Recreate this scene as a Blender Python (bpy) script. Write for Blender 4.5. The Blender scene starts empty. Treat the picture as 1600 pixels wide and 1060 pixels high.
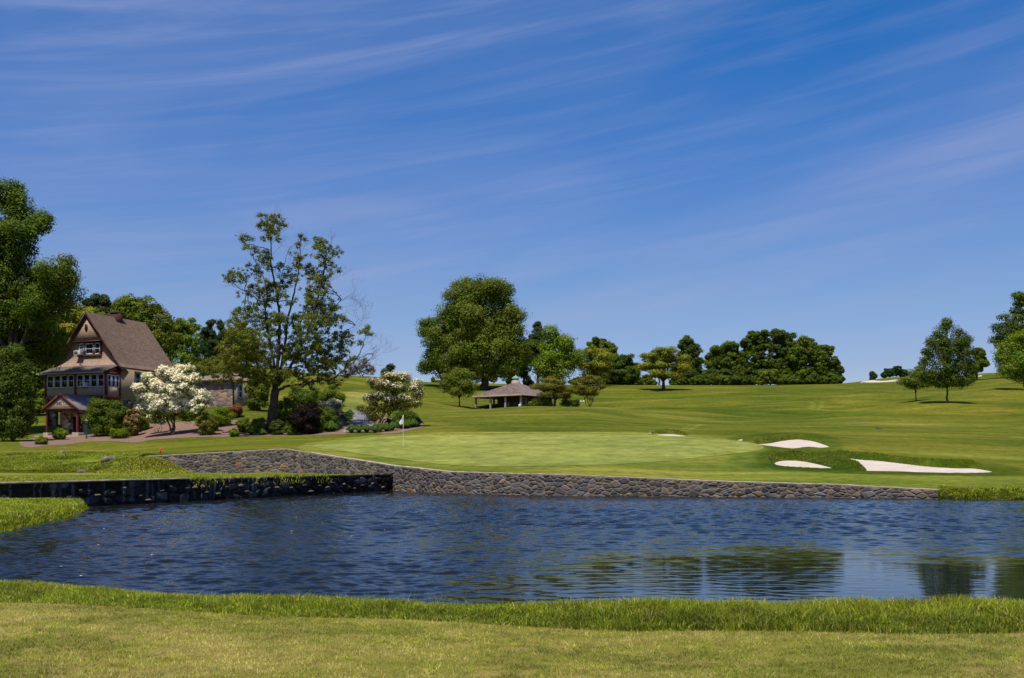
import bpy, math
import numpy as np
from mathutils import Vector
from mathutils.geometry import delaunay_2d_cdt
R = math.radians
S = bpy.context.scene
F = 1570.0          # focal length in photo pixels (1600 wide)
HV = 715.0          # photo row of the horizon
CZ = 1.9            # eye height above the pond (z = 0)

# ------------------------------------------------------------------ camera, sky, sun, exposure
cd = bpy.data.cameras.new('camera'); cam = bpy.data.objects.new('camera', cd)
S.collection.objects.link(cam); S.camera = cam
cam.location = (0, 0, CZ); cam.rotation_euler = (R(90), 0, 0)
cd.sensor_width = 36; cd.lens = 36 * F / 1600; cd.shift_y = (HV - 530) / 1600
cd.clip_start = 0.1; cd.clip_end = 6000

SUN_EL, SUN_ROT = R(66), R(201)
SUN_DIR = Vector((math.sin(SUN_ROT) * math.cos(SUN_EL), math.cos(SUN_ROT) * math.cos(SUN_EL), math.sin(SUN_EL)))
W = bpy.data.worlds.new("World"); S.world = W; W.use_nodes = True
wt = W.node_tree; wt.nodes.clear()
def N(t, typ, **kw):
    n = t.nodes.new(typ)
    for k, v in kw.items():
        if k == 'inp':
            for a, b in v.items(): n.inputs[a].default_value = b
        else: setattr(n, k, v)
    return n
def build_world():
    t = wt; L = t.links.new
    sky = N(t, 'ShaderNodeTexSky', sky_type='NISHITA', sun_disc=False, sun_elevation=SUN_EL, sun_rotation=SUN_ROT,
            air_density=1.0, dust_density=0.35, ozone_density=2.2, altitude=100)
    hsv = N(t, 'ShaderNodeHueSaturation', inp={'Hue': 0.512, 'Saturation': 1.5, 'Value': 1.03})
    L(sky.outputs[0], hsv.inputs['Color'])
    tc = N(t, 'ShaderNodeTexCoord'); sep = N(t, 'ShaderNodeSeparateXYZ'); L(tc.outputs['Generated'], sep.inputs[0])
    def M(op, a, b=None, c=None):
        m = N(t, 'ShaderNodeMath', operation=op)
        for i, q in enumerate((a, b, c)):
            if q is None: continue
            if isinstance(q, (int, float)): m.inputs[i].default_value = q
            else: L(q, m.inputs[i])
        return m.outputs[0]
    x, z = sep.outputs[0], sep.outputs[2]
    # the air thins and deepens upwards: paler near the horizon
    # cirrus streaks, rising gently to the right
    zz = M('SUBTRACT', z, M('MULTIPLY', x, 0.17))
    def streak(sx, sz, det, seed, lo, hi, dist=0.6):
        c = N(t, 'ShaderNodeCombineXYZ', inp={2: seed}); L(M('MULTIPLY', x, sx), c.inputs[0]); L(M('MULTIPLY', zz, sz), c.inputs[1])
        n = N(t, 'ShaderNodeTexNoise', inp={'Scale': 1.0, 'Detail': det, 'Roughness': 0.62, 'Distortion': dist}); L(c.outputs[0], n.inputs['Vector'])
        r = N(t, 'ShaderNodeMapRange', interpolation_type='SMOOTHSTEP', inp={1: lo, 2: hi, 3: 0.0, 4: 1.0}); L(n.outputs[0], r.inputs[0])
        return r.outputs[0]
    a = streak(2.0, 24, 6, 3.3, 0.42, 0.72, 0.8)
    b = streak(3.0, 48, 7, 7.1, 0.42, 0.72, 0.5)
    veil = streak(1.6, 6, 3, 11.7, 0.35, 0.7)
    s = M('ADD', M('MULTIPLY', M('MULTIPLY', a, veil), 0.30), M('MULTIPLY', b, 0.13))
    s = M('ADD', s, M('MULTIPLY', veil, 0.20))
    up = N(t, 'ShaderNodeMapRange', inp={1: 0.0, 2: 0.05, 3: 0.0, 4: 1.0}); L(z, up.inputs[0])
    s = M('MULTIPLY', s, up.outputs[0])
    rr = N(t, 'ShaderNodeValToRGB'); e = rr.color_ramp.elements; L(z, rr.inputs[0])
    for i, (p, c) in enumerate([(0.0, (.74, .66, .78)), (.073, (.82, .73, .84)), (.10, (.92, .78, .87)), (.148, (1.24, .93, .89)), (.20, (1.5, 1.03, .95)), (.284, (2.2, 1.14, 1.03)), (.41, (2.6, 1.16, 1.07))]):
        q = e[i] if i < 2 else e.new(p); q.position = p; q.color = (*c, 1)
    ml = N(t, 'ShaderNodeMix', data_type='RGBA', blend_type='MULTIPLY', inp={0: 1.0}); L(hsv.outputs[0], ml.inputs[6]); L(rr.outputs[0], ml.inputs[7])
    mx = N(t, 'ShaderNodeMix', data_type='RGBA'); L(s, mx.inputs[0]); L(ml.outputs[2], mx.inputs[6]); mx.inputs[7].default_value = (3.0, 3.4, 5.4, 1)
    bg = N(t, 'ShaderNodeBackground', inp={1: 0.11}); L(mx.outputs[2], bg.inputs[0])
    o = N(t, 'ShaderNodeOutputWorld'); L(bg.outputs[0], o.inputs[0])
build_world()
sd = bpy.data.lights.new('sun', 'SUN'); sd.energy = 5.0; sd.angle = R(0.5); sd.color = (1, 0.93, 0.81)
sun = bpy.data.objects.new('sun', sd); S.collection.objects.link(sun)
sun.rotation_euler = SUN_DIR.to_track_quat('Z', 'Y').to_euler(); sun.location = (-20, -30, 60)
S.view_settings.view_transform = 'Standard'; S.view_settings.look = 'None'; S.view_settings.exposure = 0.10; S.view_settings.gamma = 1
S.cycles.use_denoising = True
S.cycles.max_bounces = 6; S.cycles.transparent_max_bounces = 4; S.cycles.transmission_bounces = 3
S.cycles.caustics_reflective = False; S.cycles.caustics_refractive = False

# ------------------------------------------------------------------ helpers
def P(u, v, D): return np.array([(u - 800) / F * D, D, CZ - (v - HV) / F * D])
def lin(r, g, b):
    f = lambda c: ((c / 255) / 12.92) if c / 255 <= 0.04045 else ((c / 255 + 0.055) / 1.055) ** 2.4
    return (f(r), f(g), f(b))
def mesh_np(name, V, faces, cols=None, uv=None, smooth=False):
    """V (n,3); faces: list of int arrays (m,k); cols (n,3) per vertex"""
    me = bpy.data.meshes.new(name)
    V = np.ascontiguousarray(V, dtype=np.float32)
    me.vertices.add(len(V)); me.vertices.foreach_set('co', V.ravel())
    loops, starts, tot, p = [], [], [], 0
    for f in faces:
        f = np.asarray(f, dtype=np.int32)
        if len(f) == 0: continue
        k = f.shape[1]; loops.append(f.ravel()); starts.append(p + np.arange(len(f)) * k); tot.append(np.full(len(f), k)); p += f.size
    loops = np.concatenate(loops).astype(np.int32); starts = np.concatenate(starts).astype(np.int32); tot = np.concatenate(tot).astype(np.int32)
    me.loops.add(len(loops)); me.loops.foreach_set('vertex_index', loops)
    me.polygons.add(len(starts)); me.polygons.foreach_set('loop_start', starts); me.polygons.foreach_set('loop_total', tot)
    if smooth: me.polygons.foreach_set('use_smooth', np.ones(len(starts), dtype=bool))
    if cols is not None:
        a = me.color_attributes.new('col', 'FLOAT_COLOR', 'POINT')
        c = np.ones((len(V), 4), dtype=np.float32); c[:, :3] = cols; a.data.foreach_set('color', c.ravel())
    if uv is not None:
        l = me.uv_layers.new(name='UVMap'); l.data.foreach_set('uv', np.ascontiguousarray(uv[loops], dtype=np.float32).ravel())
    me.update(calc_edges=True); me.validate()
    return me
def link(name, me, mat=None, parent=None):
    o = bpy.data.objects.new(name, me); S.collection.objects.link(o)
    if mat: me.materials.append(mat)
    if parent: o.parent = parent
    return o
def empty(name, loc=(0, 0, 0), rz=0):
    o = bpy.data.objects.new(name, None); S.collection.objects.link(o); o.location = tuple(float(a) for a in loc); o.rotation_euler = (0, 0, rz)
    o.empty_display_size = 0.2
    return o
def tag(o, label=None, cat=None, group=None, kind=None):
    if label: o['label'] = label
    if cat: o['category'] = cat
    if group: o['group'] = group
    if kind: o['kind'] = kind
    return o
class MB:
    """collects shapes for one mesh object"""
    def __init__(s): s.v = []; s.f = {3: [], 4: []}; s.n = 0; s.c = []; s.hascol = False
    def add(s, V, fs, col=None):
        V = np.asarray(V, float); s.v.append(V)
        for f in fs:
            f = np.asarray(f, int)
            if f.ndim == 1: f = f[None]
            s.f[f.shape[1]].append(f + s.n)
        s.c.append(np.tile(np.array(col if col is not None else (1, 1, 1), float), (len(V), 1)) if np.ndim(col) < 2 else np.asarray(col))
        if col is not None: s.hascol = True
        s.n += len(V); return s
    def box(s, x0, x1, y0, y1, z0, z1, col=None):
        V = [(x, y, z) for z in (z0, z1) for x, y in ((x0, y0), (x1, y0), (x1, y1), (x0, y1))]
        return s.add(V, [[(0, 3, 2, 1), (4, 5, 6, 7), (0, 1, 5, 4), (1, 2, 6, 5), (2, 3, 7, 6), (3, 0, 4, 7)]], col)
    def prism(s, prof, axis, t0, t1, col=None):
        """profile (a,b) extruded along axis ('x': a=y,b=z; 'y': a=x,b=z; 'z': a=x,b=y)"""
        n = len(prof)
        def mk(a, b, t): return {'x': (t, a, b), 'y': (a, t, b), 'z': (a, b, t)}[axis]
        V = [mk(a, b, t0) for a, b in prof] + [mk(a, b, t1) for a, b in prof]
        q = [(i, (i + 1) % n, n + (i + 1) % n, n + i) for i in range(n)]
        tr = [(0, i + 1, i) for i in range(1, n - 1)] + [(n, n + i, n + i + 1) for i in range(1, n - 1)]
        return s.add(V, [q, tr], col)
    def tube(s, pts, rad, k=6, col=None, cap=True):
        pts = np.asarray(pts, float); n = len(pts); rad = np.broadcast_to(rad, (n,)).astype(float)
        T = np.gradient(pts, axis=0); T /= np.linalg.norm(T, axis=1)[:, None] + 1e-9
        ref = np.array([0.0, 0, 1]) if abs(T[0][2]) < 0.9 else np.array([1.0, 0, 0])
        V = []
        for i in range(n):
            a = np.cross(T[i], ref); a /= np.linalg.norm(a) + 1e-9; b = np.cross(T[i], a)
            an = np.arange(k) * 2 * np.pi / k
            V.append(pts[i] + rad[i] * (np.cos(an)[:, None] * a + np.sin(an)[:, None] * b))
        V = np.concatenate(V)
        j = np.arange(k); q = []
        for i in range(n - 1): q.append(np.stack([i * k + j, i * k + (j + 1) % k, (i + 1) * k + (j + 1) % k, (i + 1) * k + j], 1))
        fs = [np.concatenate(q)]
        if cap: fs.append([(( n - 1) * k, (n - 1) * k + i, (n - 1) * k + i + 1) for i in range(1, k - 1)])
        return s.add(V, fs, col)
    def lathe(s, c, prof, k=12, col=None):
        an = np.arange(k) * 2 * np.pi / k; V = np.concatenate([[(c[0] + r * math.cos(a), c[1] + r * math.sin(a), c[2] + z) for a in an] for r, z in prof])
        j = np.arange(k); q = [np.stack([i * k + j, i * k + (j + 1) % k, (i + 1) * k + (j + 1) % k, (i + 1) * k + j], 1) for i in range(len(prof) - 1)]
        return s.add(V, [np.concatenate(q)], col)
    def build(s, name, mat, parent=None, smooth=False, bevel=0):
        fs = [np.concatenate(s.f[k]) for k in (3, 4) if s.f[k]]
        me = mesh_np(name, np.concatenate(s.v), fs, np.concatenate(s.c) if s.hascol else None, smooth=smooth)
        o = link(name, me, mat, parent)
        if bevel: b = o.modifiers.new('b', 'BEVEL'); b.width = bevel; b.segments = 2; b.limit_method = 'ANGLE'
        return o

# ------------------------------------------------------------------ materials
def newmat(name):
    m = bpy.data.materials.new(name); m.use_nodes = True; t = m.node_tree; b = t.nodes['Principled BSDF']
    return m, t, b
def ramp(t, fac, stops):
    r = N(t, 'ShaderNodeValToRGB'); e = r.color_ramp.elements
    while len(e) > 1: e.remove(e[-1])
    e[0].position = stops[0][0]; e[0].color = (*stops[0][1], 1)
    for p, c in stops[1:]: x = e.new(p); x.color = (*c, 1)
    t.links.new(fac, r.inputs[0]); return r.outputs[0]
def noise(t, vec, scale, det=5, rough=0.55, dist=0.0, sc3=None):
    if sc3:
        mp = N(t, 'ShaderNodeMapping'); mp.inputs['Scale'].default_value = sc3; t.links.new(vec, mp.inputs[0]); vec = mp.outputs[0]
    n = N(t, 'ShaderNodeTexNoise', inp={'Scale': scale, 'Detail': det, 'Roughness': rough, 'Distortion': dist}); t.links.new(vec, n.inputs['Vector']); return n.outputs[0]
def mixc(t, f, a, b, mode='MIX'):
    m = N(t, 'ShaderNodeMix', data_type='RGBA', blend_type=mode)
    for i, q in ((0, f), (6, a), (7, b)):
        if isinstance(q, (int, float)): m.inputs[i].default_value = q
        elif isinstance(q, tuple): m.inputs[i].default_value = (*q, 1)
        else: t.links.new(q, m.inputs[i])
    return m.outputs[2]
def maprange(t, v, a, b, c=0.0, d=1.0):
    r = N(t, 'ShaderNodeMapRange', inp={1: a, 2: b, 3: c, 4: d}); t.links.new(v, r.inputs[0]); return r.outputs[0]
def bump(t, b, h, strength, dist):
    n = N(t, 'ShaderNodeBump', inp={'Strength': strength, 'Distance': dist}); t.links.new(h, n.inputs['Height']); t.links.new(n.outputs[0], b.inputs['Normal'])
def attr(t, name, out='Color'):
    a = N(t, 'ShaderNodeAttribute', attribute_name=name); return a.outputs[out]
def objco(t): return N(t, 'ShaderNodeTexCoord').outputs['Object']
def geopos(t): return N(t, 'ShaderNodeNewGeometry').outputs['Position']
def plain(name, c, rough=0.6, var=0.15, scale=3, bmp=0.0, spec=0.3, metal=0):
    m, t, b = newmat(name); n = noise(t, objco(t), scale, 6, 0.6)
    lo = tuple(x * (1 - var) for x in c); hi = tuple(min(1, x * (1 + var)) for x in c)
    t.links.new(ramp(t, n, [(0.3, lo), (0.7, hi)]), b.inputs['Base Color']); b.inputs['Roughness'].default_value = rough
    b.inputs['Specular IOR Level'].default_value = spec; b.inputs['Metallic'].default_value = metal
    if bmp: bump(t, b, n, bmp, 0.02)
    return m
def leafmat(name, trans=0.28, rough=0.55, spec=0.12):
    m, t, b = newmat(name); col = attr(t, 'col')
    t.links.new(col, b.inputs['Base Color']); b.inputs['Roughness'].default_value = rough; b.inputs['Specular IOR Level'].default_value = spec
    tr = N(t, 'ShaderNodeBsdfTranslucent'); t.links.new(mixc(t, 1.0, col, (1.35, 1.25, 0.6), 'MULTIPLY'), tr.inputs[0])
    mx = N(t, 'ShaderNodeMixShader', inp={0: trans}); t.links.new(b.outputs[0], mx.inputs[1]); t.links.new(tr.outputs[0], mx.inputs[2])
    t.links.new(mx.outputs[0], t.nodes['Material Output'].inputs[0]); return m
M = {}
M['leaf'] = leafmat('leaf', 0.34); M['petal'] = leafmat('petal', 0.35, 0.7, 0.1); M['blade'] = leafmat('blade', 0.35, 0.45, 0.25)
def bark(name, c):
    m, t, b = newmat(name); n = noise(t, objco(t), 1.0, 6, 0.65, 0.4, (9, 9, 1.6))
    t.links.new(ramp(t, n, [(0.35, tuple(x * 0.45 for x in c)), (0.65, tuple(x * 1.3 for x in c))]), b.inputs['Base Color'])
    b.inputs['Roughness'].default_value = 0.9; b.inputs['Specular IOR Level'].default_value = 0.1; bump(t, b, n, 0.7, 0.05); return m
M['bark'] = bark('bark', (0.075, 0.055, 0.04)); M['twig'] = bark('twig', (0.12, 0.09, 0.075))
M['stone'] = None
def stonemat(name, rough=0.85, mul=1.0):
    m, t, b = newmat(name); col = attr(t, 'col'); n = noise(t, geopos(t), 14, 6, 0.65)
    c = mixc(t, 1.0, col, ramp(t, n, [(0.25, (0.6,) * 3), (0.75, (1.35,) * 3)]), 'MULTIPLY')
    t.links.new(c, b.inputs['Base Color']); b.inputs['Roughness'].default_value = rough; bump(t, b, n, 0.5, 0.02); b.inputs['Specular IOR Level'].default_value = 0.3; return m
M['stone'] = stonemat('fieldstone'); M['wetstone'] = stonemat('wet_stone', 0.6); M['wetstone'].node_tree.nodes['Principled BSDF'].inputs['Specular IOR Level'].default_value = 0.12
M['mortar'] = plain('mortar', (0.34, 0.29, 0.225), 0.95, 0.3, 2.5, 0.3, 0.1)
M['stucco'] = plain('stucco', (0.27, 0.215, 0.16), 0.95, 0.12, 5, 0.25, 0.1)
M['rust'] = plain('rust_paint', (0.125, 0.028, 0.02), 0.6, 0.2, 3)
M['darkrust'] = plain('dark_red_paint', (0.05, 0.012, 0.01), 0.6, 0.2, 3)
M['white'] = plain('white_paint', (0.62, 0.63, 0.68), 0.5, 0.06, 2)
M['cream'] = plain('cream_board', (0.36, 0.30, 0.25), 0.7, 0.08, 3)
M['sill'] = plain('pale_stone', (0.34, 0.29, 0.23), 0.9, 0.2, 3, 0.3)
M['metal'] = plain('aluminium', (0.5, 0.5, 0.5), 0.4, 0.05, 2, 0, 0.5, 0.6)
M['greenpaint'] = plain('green_paint', (0.012, 0.07, 0.045), 0.4, 0.1, 2)
M['copper'] = plain('verdigris', (0.17, 0.33, 0.24), 0.7, 0.15, 6)
M['brick'] = plain('chimney_brick', (0.07, 0.028, 0.02), 0.9, 0.35, 6, 0.3)
M['redplastic'] = plain('red_stake', (0.6, 0.03, 0.015), 0.5, 0.1)
def glassmat():
    m, t, b = newmat('window_glass'); b.inputs['Base Color'].default_value = (0.012, 0.015, 0.02, 1); b.inputs['Roughness'].default_value = 0.04
    b.inputs['Specular IOR Level'].default_value = 0.6; n = noise(t, objco(t), 1.3, 2); bump(t, b, n, 0.08, 0.05); return m
M['glass'] = glassmat()
def shingle(name, c1, c2, mort, bw, bh, ax, ay, bstr=0.5):
    m, t, b = newmat(name); s = N(t, 'ShaderNodeSeparateXYZ'); t.links.new(objco(t), s.inputs[0]); c = N(t, 'ShaderNodeCombineXYZ')
    t.links.new(s.outputs[ax], c.inputs[0]); t.links.new(s.outputs[ay], c.inputs[1])
    br = N(t, 'ShaderNodeTexBrick', inp={'Color1': (*c1, 1), 'Color2': (*c2, 1), 'Mortar': (*mort, 1), 'Scale': 1.0, 'Mortar Size': 0.02, 'Mortar Smooth': 0.4, 'Bias': 0.0, 'Brick Width': bw, 'Row Height': bh})
    t.links.new(c.outputs[0], br.inputs['Vector']); n = noise(t, objco(t), 2.0, 6, 0.6)
    col = mixc(t, 1.0, br.outputs[0], ramp(t, n, [(0.3, (0.85,) * 3), (0.7, (1.12,) * 3)]), 'MULTIPLY')
    t.links.new(col, b.inputs['Base Color']); b.inputs['Roughness'].default_value = 0.92; b.inputs['Specular IOR Level'].default_value = 0.12
    bump(t, b, br.outputs[1], -bstr if bstr else 0, 0.03); return m
M['gable_shingle'] = shingle('gable_shingle', (0.42, 0.30, 0.225), (0.36, 0.25, 0.19), (0.18, 0.12, 0.09), 0.16, 0.2, 0, 2)
M['roof'] = shingle('asphalt_shingle', (0.185, 0.135, 0.10), (0.13, 0.09, 0.068), (0.085, 0.06, 0.045), 0.34, 0.13, 1, 2)
M['porch_roof'] = shingle('grey_shingle', (0.18, 0.15, 0.13), (0.14, 0.115, 0.10), (0.09, 0.075, 0.065), 0.34, 0.12, 0, 1, 0.3)
M['cedar'] = shingle('cedar_shake', (0.22, 0.17, 0.145), (0.12, 0.09, 0.078), (0.06, 0.045, 0.04), 0.3, 0.18, 0, 2)
M['cedar_side'] = shingle('cedar_shake_side', (0.25, 0.195, 0.17), (0.15, 0.115, 0.10), (0.07, 0.055, 0.05), 0.3, 0.18, 1, 2)
M['siding'] = shingle('lap_siding', (0.42, 0.32, 0.235), (0.38, 0.29, 0.215), (0.08, 0.055, 0.04), 8.0, 0.22, 0, 2, 0.6)
M['board'] = shingle('brown_board', (0.10, 0.058, 0.042), (0.085, 0.048, 0.036), (0.03, 0.018, 0.014), 9.0, 0.28, 2, 0, 0.6)
M['board_side'] = shingle('brown_board_side', (0.10, 0.058, 0.042), (0.085, 0.048, 0.036), (0.03, 0.018, 0.014), 9.0, 0.28, 2, 1, 0.6)
def asphalt():
    m, t, b = newmat('asphalt_path'); n = noise(t, geopos(t), 6, 8, 0.7); n2 = noise(t, geopos(t), 0.4, 3)
    c = mixc(t, n2, (0.15, 0.135, 0.145), (0.19, 0.17, 0.175)); c = mixc(t, 0.3, c, ramp(t, n, [(0.3, (0.05,) * 3), (0.7, (0.2,) * 3)]))
    t.links.new(c, b.inputs['Base Color']); b.inputs['Roughness'].default_value = 0.9; bump(t, b, n, 0.3, 0.01); return m
M['asphalt'] = asphalt()
def sandmat():
    m, t, b = newmat('bunker_sand'); n = noise(t, geopos(t), 1.6, 7, 0.7, 0.4, (0.5, 1.6, 1)); n2 = noise(t, geopos(t), 0.5, 3)
    c = ramp(t, n, [(0.3, (0.44, 0.38, 0.31)), (0.7, (0.62, 0.56, 0.49))]); c = mixc(t, maprange(t, n2, 0.35, 0.7, 0, 0.3), c, (0.46, 0.35, 0.27))
    t.links.new(c, b.inputs['Base Color']); b.inputs['Roughness'].default_value = 1; bump(t, b, n, 0.8, 0.14); b.inputs['Specular IOR Level'].default_value = 0.05; return m
M['sand'] = sandmat()
def mulchmat():
    m, t, b = newmat('bark_mulch'); n = noise(t, geopos(t), 7, 8, 0.75); n2 = noise(t, geopos(t), 0.7, 4)
    c = ramp(t, n, [(0.3, (0.07, 0.04, 0.03)), (0.55, (0.25, 0.165, 0.125)), (0.75, (0.40, 0.29, 0.235))]); c = mixc(t, maprange(t, n2, 0.3, 0.7, 0, 0.45), c, (0.16, 0.10, 0.075))
    t.links.new(c, b.inputs['Base Color']); b.inputs['Roughness'].default_value = 1; bump(t, b, n, 0.9, 0.08); b.inputs['Specular IOR Level'].default_value = 0.05; return m
M['mulch'] = mulchmat()
def grassmat(name, pal, fine=5.0, bstr=0.6, bd=0.06, useattr=True, streak=None, dry=(0.21, 0.175, 0.045), dryamt=0.5):
    m, t, b = newmat(name); g = geopos(t)
    n1 = noise(t, g, 0.045, 4, 0.55, 0.5); n2 = noise(t, g, 0.35, 5, 0.6, 0.3, streak); n3 = noise(t, g, fine, 7, 0.8)
    c = ramp(t, n1, [(0.3, pal[0]), (0.5, pal[1]), (0.7, pal[2])])
    c = mixc(t, maprange(t, n2, 0.48, 0.72, 0, dryamt), c, dry)
    c = mixc(t, 1.0, c, ramp(t, n3, [(0.3, (0.55,) * 3), (0.7, (1.5,) * 3)]), 'MULTIPLY')
    n4 = noise(t, g, 0.16, 4, 0.6, 0.6, (0.35, 1.0, 1.0)); c = mixc(t, 1.0, c, ramp(t, n4, [(0.34, (0.68, 0.76, 0.72)), (0.66, (1.28, 1.18, 1.2))]), 'MULTIPLY')  # uneven turf tone; on the hill its bands also imitate slope shading
    if useattr: c = mixc(t, 1.0, c, attr(t, 'col'), 'MULTIPLY')
    t.links.new(c, b.inputs['Base Color']); b.inputs['Roughness'].default_value = 1.0; b.inputs['Specular IOR Level'].default_value = 0.02
    h = N(t, 'ShaderNodeMath', operation='ADD'); t.links.new(n3, h.inputs[0]); t.links.new(n2, h.inputs[1])
    bump(t, b, h.outputs[0], bstr, bd); return m
M['fairway'] = grassmat('fairway_grass', ((0.056, 0.082, 0.008), (0.080, 0.105, 0.010), (0.118, 0.128, 0.015)), 1.6, 0.7, 0.15, True, (0.25, 1.3, 1), (0.20, 0.165, 0.032), 0.65)
M['green'] = grassmat('green_grass', ((0.170, 0.200, 0.044), (0.180, 0.208, 0.046), (0.192, 0.215, 0.05)), 0.8, 0.1, 0.02, False, (0.2, 1.8, 1), (0.21, 0.22, 0.055), 0.3)
M['turf'] = grassmat('turf_soil', ((0.11, 0.12, 0.02), (0.15, 0.145, 0.03), (0.20, 0.17, 0.045)), 30, 0.5, 0.01, False, None, (0.32, 0.23, 0.10), 0.6)
M['bank'] = grassmat('bank_grass', ((0.13, 0.17, 0.014), (0.17, 0.205, 0.018), (0.20, 0.22, 0.027)), 8, 0.9, 0.06, False)
M['ledge'] = grassmat('ledge_grass', ((0.10, 0.125, 0.02), (0.13, 0.155, 0.022), (0.17, 0.17, 0.03)), 6, 0.9, 0.05, False)
def watermat():
    m, t, b = newmat('pond_water'); b.inputs['Base Color'].default_value = (0.009, 0.011, 0.012, 1); b.inputs['Roughness'].default_value = 0.02
    b.inputs['IOR'].default_value = 1.333; b.inputs['Specular IOR Level'].default_value = 0.5
    n = noise(t, geopos(t), 1.0, 3, 0.5, 0.2, (6, 15, 1)); bp = N(t, 'ShaderNodeBump', inp={'Distance': 0.02}); t.links.new(n, bp.inputs['Height']); t.links.new(attr(t, 'col', 'Fac'), bp.inputs['Strength']); t.links.new(bp.outputs[0], b.inputs['Normal']); return m
M['water'] = watermat()
# ------------------------------------------------------------------ terrain beyond the pond
def pchip(x, y, xq):
    x = np.asarray(x, float); y = np.asarray(y, float); h = np.diff(x); d = np.diff(y) / h; n = len(x); m = np.zeros(n)
    for i in range(1, n - 1):
        if d[i - 1] * d[i] > 0:
            w1 = 2 * h[i] + h[i - 1]; w2 = h[i] + 2 * h[i - 1]; m[i] = (w1 + w2) / (w1 / d[i - 1] + w2 / d[i])
    m[0] = d[0]; m[-1] = d[-1]
    xq = np.clip(xq, x[0], x[-1]); k = np.clip(np.searchsorted(x, xq) - 1, 0, n - 2); s = (xq - x[k]) / h[k]
    return (y[k] * (1 + 2 * s) * (1 - s) ** 2 + h[k] * m[k] * s * (1 - s) ** 2 + y[k + 1] * s * s * (3 - 2 * s) + h[k] * m[k + 1] * s * s * (s - 1))
ST = [ # stations going away from the camera: {column: (distance, photo row of the ground)}
 {-500: (64, 739), 0: (64, 738.5), 205: (64, 738), 222: (64.5, 716), 240: (64.8, 712.5), 447: (64.8, 701.5), 507: (62, 711), 612: (57.4, 727.3), 702: (53.3, 737), 880: (49.7, 741.5), 1140: (48.1, 752.6), 1300: (47.3, 757), 1469: (45.9, 765.5), 1600: (45.3, 769), 2100: (46, 775)},
 {-500: (66, 734), 0: (66, 733), 205: (66, 722), 240: (67, 711), 447: (68, 699), 507: (66, 705), 612: (62, 716), 702: (57, 727), 880: (53.5, 731), 1140: (52, 743), 1300: (51.2, 744), 1469: (50.5, 748), 1600: (51, 750), 2100: (51, 753)},
 {-500: (74, 714), 0: (74, 712), 205: (74, 708), 240: (74, 704), 447: (75, 694), 507: (72, 697), 612: (68, 700), 702: (66, 705), 880: (64, 706), 1140: (63, 712), 1300: (62, 714), 1469: (62, 718), 1600: (62, 722), 2100: (62, 728)},
 {-500: (86, 696), 0: (86, 694), 205: (85, 696), 240: (84, 694), 447: (82, 686), 507: (80, 687), 612: (78, 683.5), 702: (79, 680), 880: (79, 679), 1000: (78, 680), 1140: (76, 686), 1300: (76, 690), 1469: (76, 696), 1600: (76, 702), 2100: (76, 708)},
 {-500: (97, 688), 0: (97, 686), 205: (97, 682), 240: (94, 680), 330: (93, 673), 447: (91, 675), 507: (88, 674), 612: (86, 675), 702: (88, 668), 880: (90, 664), 1000: (90, 668), 1140: (88, 675), 1300: (88, 677), 1469: (88, 681), 1600: (88, 685), 2100: (88, 688)},
 {-500: (108, 668), 0: (108, 667), 205: (108, 663), 240: (106, 654), 330: (106, 643), 390: (106, 640), 447: (104, 649), 507: (100, 651), 612: (100, 655), 702: (104, 650), 880: (106, 645), 1000: (106, 656), 1140: (106, 663), 1300: (106, 664), 1469: (106, 667), 1600: (106, 669), 2100: (106, 669)},
 {-500: (125, 645), 0: (125, 644), 205: (125, 641), 240: (122, 634), 330: (122, 629), 447: (122, 632), 507: (120, 631), 612: (120, 638), 702: (122, 641), 800: (121, 637.5), 860: (121, 635.5), 930: (121, 637), 1000: (121, 647), 1140: (125, 653), 1300: (125, 652), 1469: (125, 651), 1600: (125, 650), 2100: (125, 650)},
 {-500: (150, 612), 0: (150, 612), 205: (150, 606), 447: (148, 611), 507: (148, 612), 612: (148, 624), 702: (148, 637), 800: (149, 640), 880: (149, 640), 940: (148, 639), 1000: (148, 638), 1140: (148, 637), 1300: (148, 636), 1469: (140, 634), 1600: (148, 628), 2100: (148, 628)},
 {-500: (175, 588), 0: (175, 588), 205: (175, 586), 447: (175, 594), 507: (175, 598), 612: (175, 612), 702: (176, 620), 880: (176, 621), 1000: (176, 621), 1140: (176, 619), 1300: (176, 617), 1469: (176, 613), 1600: (176, 606), 2100: (176, 604)},
 {-500: (205, 564), 0: (205, 564), 205: (205, 566), 330: (205, 568), 447: (205, 578), 507: (205, 586.5), 590: (207, 589), 650: (212, 596.5), 702: (215, 599), 800: (215, 600.5), 1000: (215, 602), 1140: (215, 602.5), 1300: (215, 600.5), 1350: (215, 598.5), 1469: (215, 594), 1600: (222, 585.5), 2100: (225, 580)},
 {-500: (240, 572), 0: (240, 572), 447: (240, 585), 507: (240, 590), 650: (240, 600), 1000: (240, 605), 1300: (240, 603.5), 1345: (240, 598), 1400: (240, 591), 1469: (240, 591), 1560: (240, 583.5), 1600: (240, 584.5), 2100: (240, 584)},
 {-500: (310, 640), 2100: (310, 640)}, {-500: (700, 680), 2100: (700, 680)}, {-500: (1800, 700), 2100: (1800, 700)}]
US = np.arange(-500, 2101, 4.0)
DS = np.concatenate([np.arange(44, 90, 0.25), np.arange(90, 250, 0.7), np.geomspace(250, 1800, 40)])
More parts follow.
